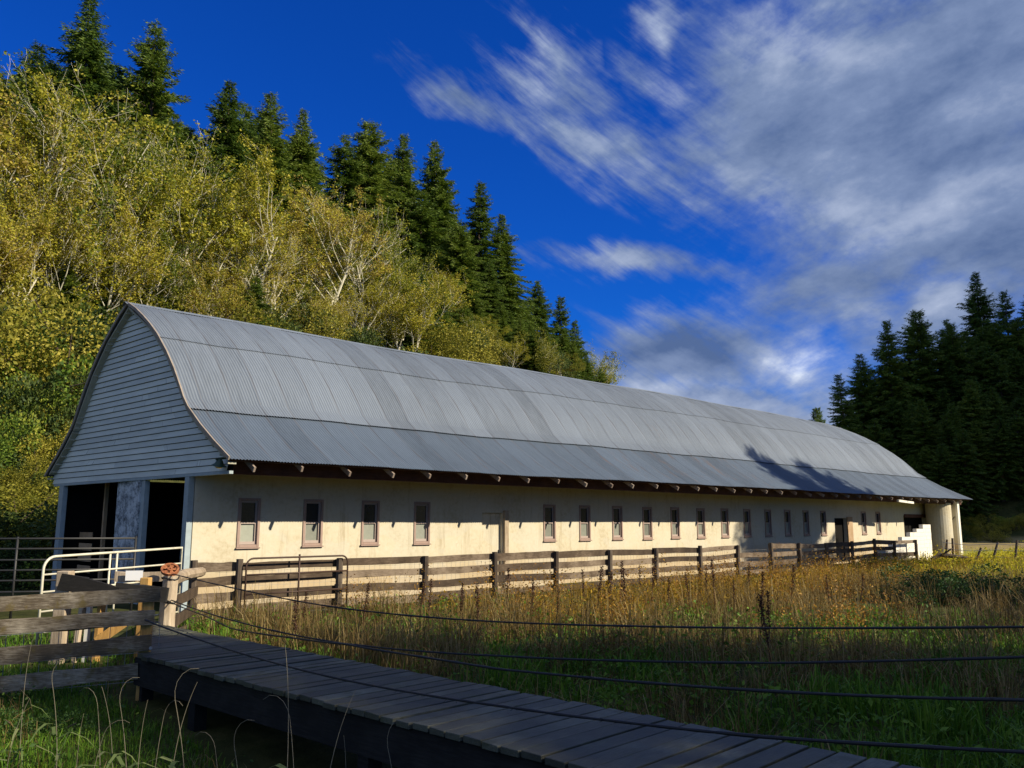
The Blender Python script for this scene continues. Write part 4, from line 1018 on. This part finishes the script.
for px_, row, Yd, lab in ((4, 330, 38, 'large sunlit shrub left of the gable, upper one'), (34, 350, 37, 'sunlit shrub touching the left edge of the gable roof'), (14, 410, 35, 'bright green shrub at the left picture edge above the black gate'),
                          (44, 405, 35.5, 'yellow-green shrub right beside the gable corner'), (20, 470, 33.5, 'lowest glossy shrub hanging over the black gate'), (66, 330, 38, 'dark shrub behind the peak of the gable, left'), (-20, 380, 34, 'shrub half cut off by the left picture edge')):
    x, zt = dirpt(px_, row, Yd); H = max(zt - tz(x, Yd), 2.0); k = rnd.randrange(3)
    plant(shrs[k], ('s', k), x, Yd, H, 3.0, lab, 'shrub', 'sunlit shrubs left of the barn', fat=max(.55, min(1.0, 3.6 / H)))
for px_, row, Yd, lab in ((-8, 480, 34, 'low bush at the left picture edge behind the black gate'), (16, 500, 33, 'low bright bush between the black gate and the slope'), (38, 488, 34.5, 'low bush touching the left barn post from behind'), (56, 470, 37, 'bush peeping out behind the left barn post'), (2, 440, 36, 'middle bush of the sunlit bank at the left edge'), (30, 445, 37, 'bush of the sunlit bank next to the gable eave'), (-30, 450, 36, 'bush of the sunlit bank cut off by the picture edge'), (52, 430, 38, 'bush of the sunlit bank tight behind the gable corner')):
    x, zt = dirpt(px_, row, Yd); H = max(zt - tz(x, Yd), 1.8); k = rnd.randrange(3)
    plant(shrs[k], ('s', k), x, Yd, H, 3.0, lab, 'shrub', 'sunlit shrubs left of the barn', fat=max(.6, min(1.1, 3.2 / H)))
for i in range(22):
    px_ = -30 + i * 4.2 + rnd.uniform(-3, 3); Yd = 29.5 + (i % 4) * 1.3; x, zt = dirpt(px_, 498 + rnd.uniform(-8, 14), Yd); H = max(zt - tz(x, Yd), 1.0)
    plant(shrs[i % 3], ('s', i % 3), x, Yd, H, 2.6, 'knee-high to head-high bush on the bank behind the black gate', 'shrub', 'bushes on the bank behind the black gate', fat=1.3)
for i in range(12):  # dark bushes added to blacken the bank where the barn shade falls
    px_ = -40 + i * 9; Yd = 27.5 + (i % 3) * 1.6; x, zt = dirpt(px_, 522 + (i * 5) % 9, Yd); H = max(zt - tz(x, Yd), 1.2)
    plant(shrs[2], ('s', 2), x, Yd, H, 3.0, 'low dark bush added to deepen the barn shade behind the black gate', 'shrub', 'dark shade bushes added behind the black gate', fat=1.1)
# the dark wood on the right
RW = [(843, 372, 108, 'slim dark conifer at the left tip of the right-hand wood'), (860, 352, 112, 'dark conifer second from the left tip of the right wood'), (886, 316, 110, 'tall pointed black conifer above the far barn end'),
      (917, 308, 113, 'broad pointed black conifer next to the tall one in the right wood'), (944, 318, 116, 'blunt dark conifer in the notch of the right wood skyline'), (977, 270, 118, 'tallest conifer of the right wood, green sunlit tip'),
      (1002, 288, 121, 'conifer right of the tallest one in the right wood'), (1026, 286, 123, 'conifer at the right picture edge on the skyline of the dark wood'), (1055, 275, 124, 'conifer just past the right picture edge')]
for i, (px_, row, Yd, lab) in enumerate(RW):
    x, zt = dirpt(px_, row, Yd); H = zt - tz(x, Yd); k = (i * 5 + 2) % 6
    plant(cons[k], ('c', k), x, Yd, max(H, 8), 20.0, lab, 'conifer tree', 'conifers of the right wood', fat=1.1)
for i in range(64):
    px_ = 846 + (i % 16) * 15 + rnd.uniform(-6, 6); rowi = i // 16; Yd = 97 + rowi * 6 + rnd.uniform(-2.5, 2.5)
    top = np.interp(px_, [840, 886, 917, 977, 1030, 1100], [385, 325, 322, 285, 295, 280]) + 120 - rowi * 30 + rnd.uniform(-14, 18)
    x, zt = dirpt(px_, top, Yd); H = zt - tz(x, Yd)
    if H < 4: continue
    k = rnd.randrange(6); plant(cons[k], ('c', k), x, Yd, H, 20.0, 'black shaded conifer inside the right-hand wood', 'conifer tree', 'inner conifers of the right wood', fat=1.45)
for i in range(14):
    px_ = 935 + i * 11; Yd = 90 + rnd.uniform(-2, 3); x, zt = dirpt(px_, 512, Yd)
    k = rnd.randrange(3); plant(shrs[k], ('s', k), x, Yd, rnd.uniform(1.4, 2.2), 3.0, 'dark shrub at the foot of the right-hand wood behind the hay field', 'shrub', 'shrubs at the foot of the right wood', fat=1.2)
for px_, row, lab in ((813, 406, 'left of two tiny far conifers beyond the barn roof'), (825, 405, 'right of two tiny far conifers beyond the barn roof')):
    x, zt = dirpt(px_, row, 190); k = 2; plant(cons[k], ('c', k), x, 190, max(zt - tz(x, 190), 6), 20.0, lab, 'conifer tree', 'tiny far conifers', fat=.9)
# tall trees on the right bank that shade the walkway, the meadow and part of the roof
SH = [(31, -13.7, 21.5), (33, -10.2, 24), (30, -6.0, 22.5), (34, -3.8, 26), (30.5, -.3, 24), (33, 1.1, 23.3), (36, 6.0, 17.5), (33, 10.6, 15.5), (37, 13.0, 19.0)]
for i, (x, y, H) in enumerate(SH):
    k = i % 4
    if i in (6, 7):
        plant(alds[k], ('a', k), x, y, H, HA[k], 'tall thin-leaved alder on the right bank outside the picture, dappling the meadow', 'alder tree', 'shade alders on the right bank', fat=.8); continue
    plant(cons[k], ('c', k), x, y, H, 20.0, 'tall conifer on the right bank outside the picture, shading the meadow', 'conifer tree', 'shade conifers on the right bank', fat=1.5 if y < 20 else 1.35)

tp = conifer(15, RB=.42, z0=.66)
plant(tp, 'tall_bare', 37.0, 31.2, 21.7, 20.0, 'very tall conifer with a bare trunk outside the picture, shading the far roof', 'conifer tree', None, rz=.4)
plant(tp, 'tall_bare', 38.2, 33.3, 21.0, 20.0, 'bare-trunked conifer outside the picture next to the very tall one, a little shorter', 'conifer tree', None, rz=2.4)  # second unseen tree, added to lengthen the shadow on the roof
# ------------------------------------------------------------------ grass
rng = np.random.default_rng(5)
def blades(name, xy, h, wdt, mat, lean=.35, label=None, cat='grass', zoff=0.0, tuft=0, rad=.12):
    """grass blades that bow over; with tuft > 0 every spot is a tussock whose blades splay outwards"""
    h = np.broadcast_to(h, len(xy)).astype(float)
    if tuft:
        k = len(xy); idx = np.repeat(np.arange(k), tuft); n = k * tuft
        o2 = rng.normal(0, 1, (n, 2)) * rad * (.5 + h[idx])[:, None]; a = np.arctan2(o2[:, 1], o2[:, 0]) + rng.normal(0, .7, n)
        xy = xy[idx] + o2; lk = (rng.normal(0, .25, k)[idx]); h = h[idx] * rng.uniform(.45, 1.15, n)
    else:
        n = len(xy); a = rng.uniform(0, 6.283, n); lk = 0
    x, y = xy[:, 0], xy[:, 1]; z = terrain(x, y) + zoff
    l = np.abs(rng.normal(lean * .6, lean * .6, n) + lk); l = np.minimum(l, 1.5) * h
    dx, dy = np.cos(a) * l, np.sin(a) * l; b = a + np.pi / 2 + rng.normal(0, .6, n); wx, wy = np.cos(b) * wdt / 2, np.sin(b) * wdt / 2
    base = np.stack([x, y, z - .03], 1); W = np.stack([wx * np.ones(n), wy * np.ones(n), np.zeros(n)], 1)
    q = np.minimum(1, l / h)
    m1 = base + np.stack([dx * .18, dy * .18, h * .45], 1); m2 = base + np.stack([dx * .55, dy * .55, h * (.82 - .2 * q)], 1)
    tip = base + np.stack([dx, dy, h * (1 - .55 * q)], 1)
    V = np.stack([base - W, base + W, m1 + W * .9, m1 - W * .9, m2 + W * .65, m2 - W * .65, tip], 1).reshape(-1, 3)
    o = np.arange(n)[:, None] * 7
    F = np.concatenate([o + np.array([[0, 1, 2, 3]]), o + np.array([[3, 2, 4, 5]]), o + np.array([[5, 4, 6]])], 1).ravel()
    lt = np.tile([4, 4, 3], n)
    ob = np_mesh(name, V, F, lt, M[mat]); tag(ob, label, cat, None, 'stuff'); return ob
def scatter(n, box, cond):
    x = rng.uniform(box[0], box[1], n); y = rng.uniform(box[2], box[3], n); m = cond(x, y); return np.stack([x[m], y[m]], 1)
nd = lambda x, y: x * DN.x + y * DN.y
sdk = lambda x, y: x * DW.x + y * DW.y + 10.68
ww_ = lambda x, y: x * NN.x + y * NN.y
uu2 = lambda x, y: x * U.x + y * U.y
infrust = lambda x, y: (np.abs(x) < y * .66 + 1.2) & (y > 3.5)
meadow = lambda x, y: infrust(x, y) & (nd(x, y) > 6.35) & (ww_(x, y) < 16.8) & (uu2(x, y) > 6.5)
def dist_keep(x, y, d0): return rng.random(len(x)) < np.clip(d0 / np.hypot(x, y), 0, 1) ** 1.6
# patchiness: where the tall dry stand grows versus the lush green
def dryness(x, y):
    return .5 + .6 * sines(x, y, .45) + .25 * sines(x + 9, y - 4, 1.3) + .10 * (ww_(x, y) - 10)
def leafy(name, xy, h, size, mat, label, cat='weeds', clump=.10, per=5, up=.4):
    """low leafy growth: many small leaves up a stem at each spot"""
    n = len(xy); h = np.broadcast_to(h, n); idx = np.repeat(np.arange(n), per)
    t = rng.uniform(.1, 1, n * per); C = np.stack([xy[idx, 0], xy[idx, 1], terrain(xy[idx, 0], xy[idx, 1])], 1)
    C[:, 2] += h[idx] * t; C[:, :2] += rng.normal(0, clump, (n * per, 2)) * (.4 + t)[:, None]
    Dv = rng.normal(size=(n * per, 3)); Dv[:, 2] = Dv[:, 2] * .5 + up
    sz = size * rng.uniform(.5, 1.4, n * per)
    V, F = leaf_quads(C, Dv, sz, sz * .5, rng); ob = np_mesh(name, V, F, np.full(len(C), 4), M[mat]); return tag(ob, label, cat, None, 'stuff')
pat = lambda x, y: sines(x, y, .45) + .4 * sines(x + 9, y - 4, 1.3)
hv = lambda P, f=.9, am=.45: np.clip(1 + am * sines(P[:, 0], P[:, 1], f) + .3 * sines(P[:, 0], P[:, 1], f * 3.1), .3, 2)
# lush green in the foreground right and in pockets
M['weed_rust'] = leafmat('rust_brown_weeds', [(.12, (.07,.028,.008)), (.42, (.24,.105,.016)), (.72, (.44,.24,.032)), (.95, (.52,.35,.09))], .4, ns=.9)
P = scatter(9000, (-8, 32, 4, 30), lambda x, y: meadow(x, y) & (pat(x, y) + (ss(.2, .5, x / y) - .55) * 1.3 - (nd(x, y) - 10) * .13 + rng.normal(0, .25, len(x)) > -.2) & dist_keep(x, y, 13))
blades('meadow_grass', P, rng.uniform(.22, .55, len(P)) * hv(P), .020, 'grass_green', .8, 'lush green grass of the meadow behind the walkway', tuft=26, rad=.17)
# short mixed growth under everything
P = scatter(5000, (-8, 36, 4, 44), lambda x, y: meadow(x, y) & dist_keep(x, y, 15))
blades('short_grass', P, rng.uniform(.12, .36, len(P)), .014, 'grass_green', .9, 'short mixed grass under the taller meadow growth', tuft=18, rad=.3)
# dry tussocks
P = scatter(8200, (-8, 34, 4, 42), lambda x, y: meadow(x, y) & (-pat(x, y) - (ss(.2, .5, x / y) - .62) * 1.3 + (nd(x, y) - 9.5) * .10 + rng.normal(0, .45, len(x)) > .1) & (ww_(x, y) < 15.9) & dist_keep(x, y, 14))
blades('dry_grass', P, rng.uniform(.3, .9, len(P)) * hv(P, .7, .7), .011, 'grass_dry', .8, 'tall dry tan grass of the meadow', tuft=36, rad=.16)
P = scatter(75000, (-8, 34, 5, 40), lambda x, y: meadow(x, y) & (nd(x, y) < 17) & (sines(x, y, 1.7) + pat(x, y) * .5 + rng.normal(0, .4, len(x)) > .05) & dist_keep(x, y, 13))
leafy('green_weeds', P, rng.uniform(.1, .42, len(P)) * hv(P, 1.3), .085, 'weed_green', 'green broad-leaved weeds in the meadow')
P = scatter(42000, (-8, 40, 12, 46), lambda x, y: infrust(x, y) & (ww_(x, y) > 11.3) & (ww_(x, y) < 16.6) & (uu2(x, y) > 12.0) & (sines(x, y, 1.1) + .6 * sines(x, y, .37) + rng.normal(0, .35, len(x)) > -.15))
leafy('golden_weeds', P, rng.uniform(.15, .72, len(P)) * hv(P, .7, .8), .075, 'weed_gold', 'golden brown weeds along the barn fence', per=7)
P = scatter(2300, (-8, 40, 8, 44), lambda x, y: infrust(x, y) & (nd(x, y) > 6.6) & (ww_(x, y) > 6.0) & (x / y < .45) & (ww_(x, y) < 16.5) & (uu2(x, y) > 11.0) & (sines(x - 5, y + 3, .9) + rng.normal(0, .4, len(x)) + .03 * (ww_(x, y) - 13) > .22))
P = np.repeat(P, 22, 0) + rng.normal(0, .26, (len(P) * 22, 2))
leafy('rust_weeds', P, rng.uniform(.3, 1.15, len(P)) * hv(P, .8, .4), .055, 'weed_rust', 'rust brown seeding weeds standing in clumps in the meadow', per=10, clump=.05)
P = scatter(2600, (-8, 40, 9, 46), lambda x, y: infrust(x, y) & (ww_(x, y) > 15.3) & (ww_(x, y) < 16.75) & (uu2(x, y) > 10.5) & (sines(x + 2, y - 7, .55) + rng.normal(0, .25, len(x)) > .12))
P = np.repeat(P, 14, 0) + rng.normal(0, .16, (len(P) * 14, 2))
leafy('fence_weeds', P, rng.uniform(.35, 1.25, len(P)) * hv(P, .5, .4), .06, 'weed_rust', 'tall rust brown weeds half hiding the foot of the barn fence', per=7, clump=.06)
P = scatter(2600, (-8, 36, 10, 46), lambda x, y: infrust(x, y) & (ww_(x, y) > 11.0) & (ww_(x, y) < 16.7) & (uu2(x, y) > 11.5))
blades('brown_grass', P, rng.uniform(.3, .75, len(P)) * hv(P, .8), .013, 'weed_gold', .8, 'brown grass between the golden weeds', tuft=34, rad=.2)
P = scatter(16000, (-8, 2, 9, 20), lambda x, y: (nd(x, y) > 6.4) & (nd(x, y) < 9.2) & (ww_(x, y) < 16.7) & (ww_(x, y) > 9.5) & (uu2(x, y) > 7.2) & (uu2(x, y) < 11.0))
blades('straw_tuft', P, rng.uniform(.3, .8, len(P)) * hv(P, 1.5), .011, 'grass_dry', .5, 'thick straw coloured grass at the near corner of the barn fence')
P = scatter(90000, (14, 50, 24, 62), lambda x, y: infrust(x, y) & (uu2(x, y) > 35) & (ww_(x, y) < 17.3) & (y < 58))
blades('yellow_grass', P, rng.uniform(.2, .6, len(P)) * hv(P, .6, .6), .03, 'weed_yellow', .8, 'sunlit yellow-green grass right of the far barn end')
P = scatter(26000, (14, 50, 24, 60), lambda x, y: infrust(x, y) & (uu2(x, y) > 36) & (ww_(x, y) < 17.0) & (sines(x, y, .8) + rng.normal(0, .4, len(x)) > -.1))
leafy('yellow_weeds', P, rng.uniform(.2, .7, len(P)) * hv(P, .6, .6), .11, 'weed_yellow', 'sunlit yellow weeds right of the far barn end', per=6)
P = scatter(110000, (-11, 4, 4.0, 12.5), lambda x, y: (np.abs(x) < y * .66 + 1.0) & (nd(x, y) < 4.55) & (sdk(x, y) > -6))
blades('ditch_grass', P, rng.uniform(.06, .22, len(P)) * hv(P, 1.2), .010, 'grass_green', .9, 'short green grass in the ditch below the walkway')
P = scatter(7000, (-10, 4, 4.0, 12.5), lambda x, y: (np.abs(x) < y * .66 + 1.0) & (nd(x, y) < 4.4) & (sdk(x, y) > -6) & (sines(x, y, 1.5) + rng.normal(0, .3, len(x)) > .15))
leafy('ditch_weeds', P, rng.uniform(.05, .4, len(P)), .05, 'bramble', 'leafy green weeds in the ditch')
P = scatter(12000, (-13, -5, 10.5, 19), lambda x, y: (nd(x, y) < 6.0) & (ww_(x, y) < 19))
blades('pen_grass', P, rng.uniform(.06, .22, len(P)), .014, 'grass_green', .7, 'patchy short grass inside the pen')
P = scatter(9000, (-9, 4, 4.0, 12.5), lambda x, y: (np.abs(x) < y * .66 + 1.0) & (nd(x, y) < 4.4) & (sdk(x, y) > -6) & (sines(x, y, 1.5) > .1))
blades('brown_weeds', P, rng.uniform(.15, .5, len(P)), .008, 'grass_dry', .9, 'thin brown weeds in the ditch below the left fence', 'weeds')
# seed-head dock stalks
def dock(seed):
    g = np.random.default_rng(seed); root = empty('dock_plant', (0, 0, 0)); mb = MB()
    t = g.normal(0, .09, 2)
    mb.tube([(0, 0, -.05), (t[0]*.4, t[1]*.4, .5), (t[0], t[1], 1.0)], [.010, .008, .004], 4)
    m = 190; s = g.uniform(.42, 1, m); rr = .012 + .022 * np.abs(np.sin(s * 24)) * (1.1 - s)
    C = np.stack([t[0]*s, t[1]*s, s], 1) + g.normal(0, 1, (m, 3)) * np.stack([rr, rr, np.full(m, .012)], 1)
    Dv = g.normal(size=(m, 3)) + np.array([0, 0, .8])
    V, F = leaf_quads(C, Dv, np.full(m, .035), np.full(m, .02), g)
    mb.build('stalk', M['dock'], root); np_mesh('seed_head', V, F, np.full(m, 4), M['dock'], root); return root
docks = [dock(41), dock(42), dock(43)]
DK = [(165,640),(428,618),(478,628),(459,622),(420,610),(530,622),(462,612),(596,606),(608,604),(556,618),(620,598),(690,600),(652,592),(700,575),(706,585),(715,598),(735,610),(760,618),(770,640),(772,655),(640,585),(668,602),(790,600),(300,628),(296,640),(362,622),(505,612),(585,600),(625,612),(748,588),(830,604),(860,596)]
for i, (px_, row) in enumerate(DK[1:]):
    Yd = (CAM_Z - .05) / ((row - 523) / 851.0 + .012); x, _ = dirpt(px_, row, Yd)
    if nd(x, Yd) < 6.5 or ww_(x, Yd) > 16.7: continue
    k = i % 3; plant(docks[k], ('d', k), x, Yd, rnd.uniform(.8, 1.25), 1.0, 'dark brown dried dock stalk with seed heads standing in the meadow', 'dock plant', 'dried dock stalks in the meadow', zoff=0)
# pale reeds in the foreground
def reed(seed, hook):
    g = np.random.default_rng(seed); root = empty('reed', (0, 0, 0)); mb = MB(); a = g.uniform(-.4, .4)
    n_ = 22; x_ = z_ = 0.0; pts = [(0, 0, -.05)]
    for k in range(n_ + 1):
        t = k / n_; ph = a * t * .8 + (2.5 * max(0, (t - .72) / .28) ** 1.6 if hook else .35 * t * t); pts.append((x_, 0, z_)); x_ += math.sin(ph) / n_; z_ += math.cos(ph) / n_
    top_ = max(p_[2] for p_ in pts); pts = [(p_[0] / top_, 0, p_[2] / top_) for p_ in pts]
    mb.tube(pts, [.0032 * (1 - .65 * i / len(pts)) for i in range(len(pts))], 5); mb.build('stem', M['reed'], root)
    C = []; 
    mb = MB()
    for k in range(6):
        z0 = g.uniform(.08, .55); b = g.uniform(0, 6.28); l = g.uniform(.22, .42); cx, cy = math.cos(b), math.sin(b); q = a * z0 * z0 * .6
        P_ = [(q + cx * l * t, cy * l * t, z0 + .55 * l * t - .9 * l * t * t) for t in (0, .35, .7, 1)]; w_ = (.012, .014, .009, .001)
        vs = []
        for (x_, y_, z_), ww0 in zip(P_, w_): vs += [(x_ - cy * ww0, y_ + cx * ww0, z_), (x_ + cy * ww0, y_ - cx * ww0, z_ + .003)]
        mb.add(vs, [(0,1,3,2),(2,3,5,4),(4,5,7,6)])
    mb.build('leaf_blades', M['reed_leaf'], root); return root
reeds = [reed(51, True), reed(52, False), reed(53, True), reed(54, False)]
RD_ = [(108,690,765,7.4),(120,687,770,7.6),(136,677,775,7.4),(143,700,770,7.3),(158,698,775,7.2),(176,682,780,7.2),(66,660,730,8.2),(82,713,775,7.6),(92,722,785,7.2),(52,735,790,7.0),(196,668,775,7.0),(292,645,790,6.4),(300,700,790,6.4),(325,690,785,6.4),(405,716,770,6.2),(30,640,690,8.6),(225,735,790,6.8),(12,700,780,7.4),(250,720,800,6.4),(345,735,800,6.2)]
RD = [q for i, q in enumerate(RD_)]
for i, (px_, r0, r1, Yd) in enumerate(RD):
    x, zt = dirpt(px_, r0, Yd); H = zt - tz(x, Yd); k = i % 4
    plant(reeds[k], ('r', k), x, Yd, max(H, .3), 1.0, 'pale dry reed stem rising from the ditch grass in the foreground', 'reed', 'pale reeds in the ditch', rz=rnd.uniform(-.5, .5) + (math.pi if rnd.random() < .35 else 0), zoff=0)
for px_, row, Yd, Hh, lab in ((960, 578, 24, 1.25, 'dark bramble mound in shade at the right, middle one'), (1000, 580, 22, 1.2, 'dark bramble mound at the right picture edge'), (930, 588, 22, .95, 'low dark bramble left of the bramble mound in shade'), (40, 655, 9.6, .5, 'small leafy weed under the mossy rail fence')):
    x, zt = dirpt(px_, row, Yd); key = 'bramble_p'
    if key not in used: bp = shrub(61, 1.0, 5200, .055, 'bramble', 'bramble', .7)
    plant(bp, key, x, Yd, Hh, 1.2, lab, 'bramble', None, fat=1.2 if Hh > .6 else .9)
    used[key] = True
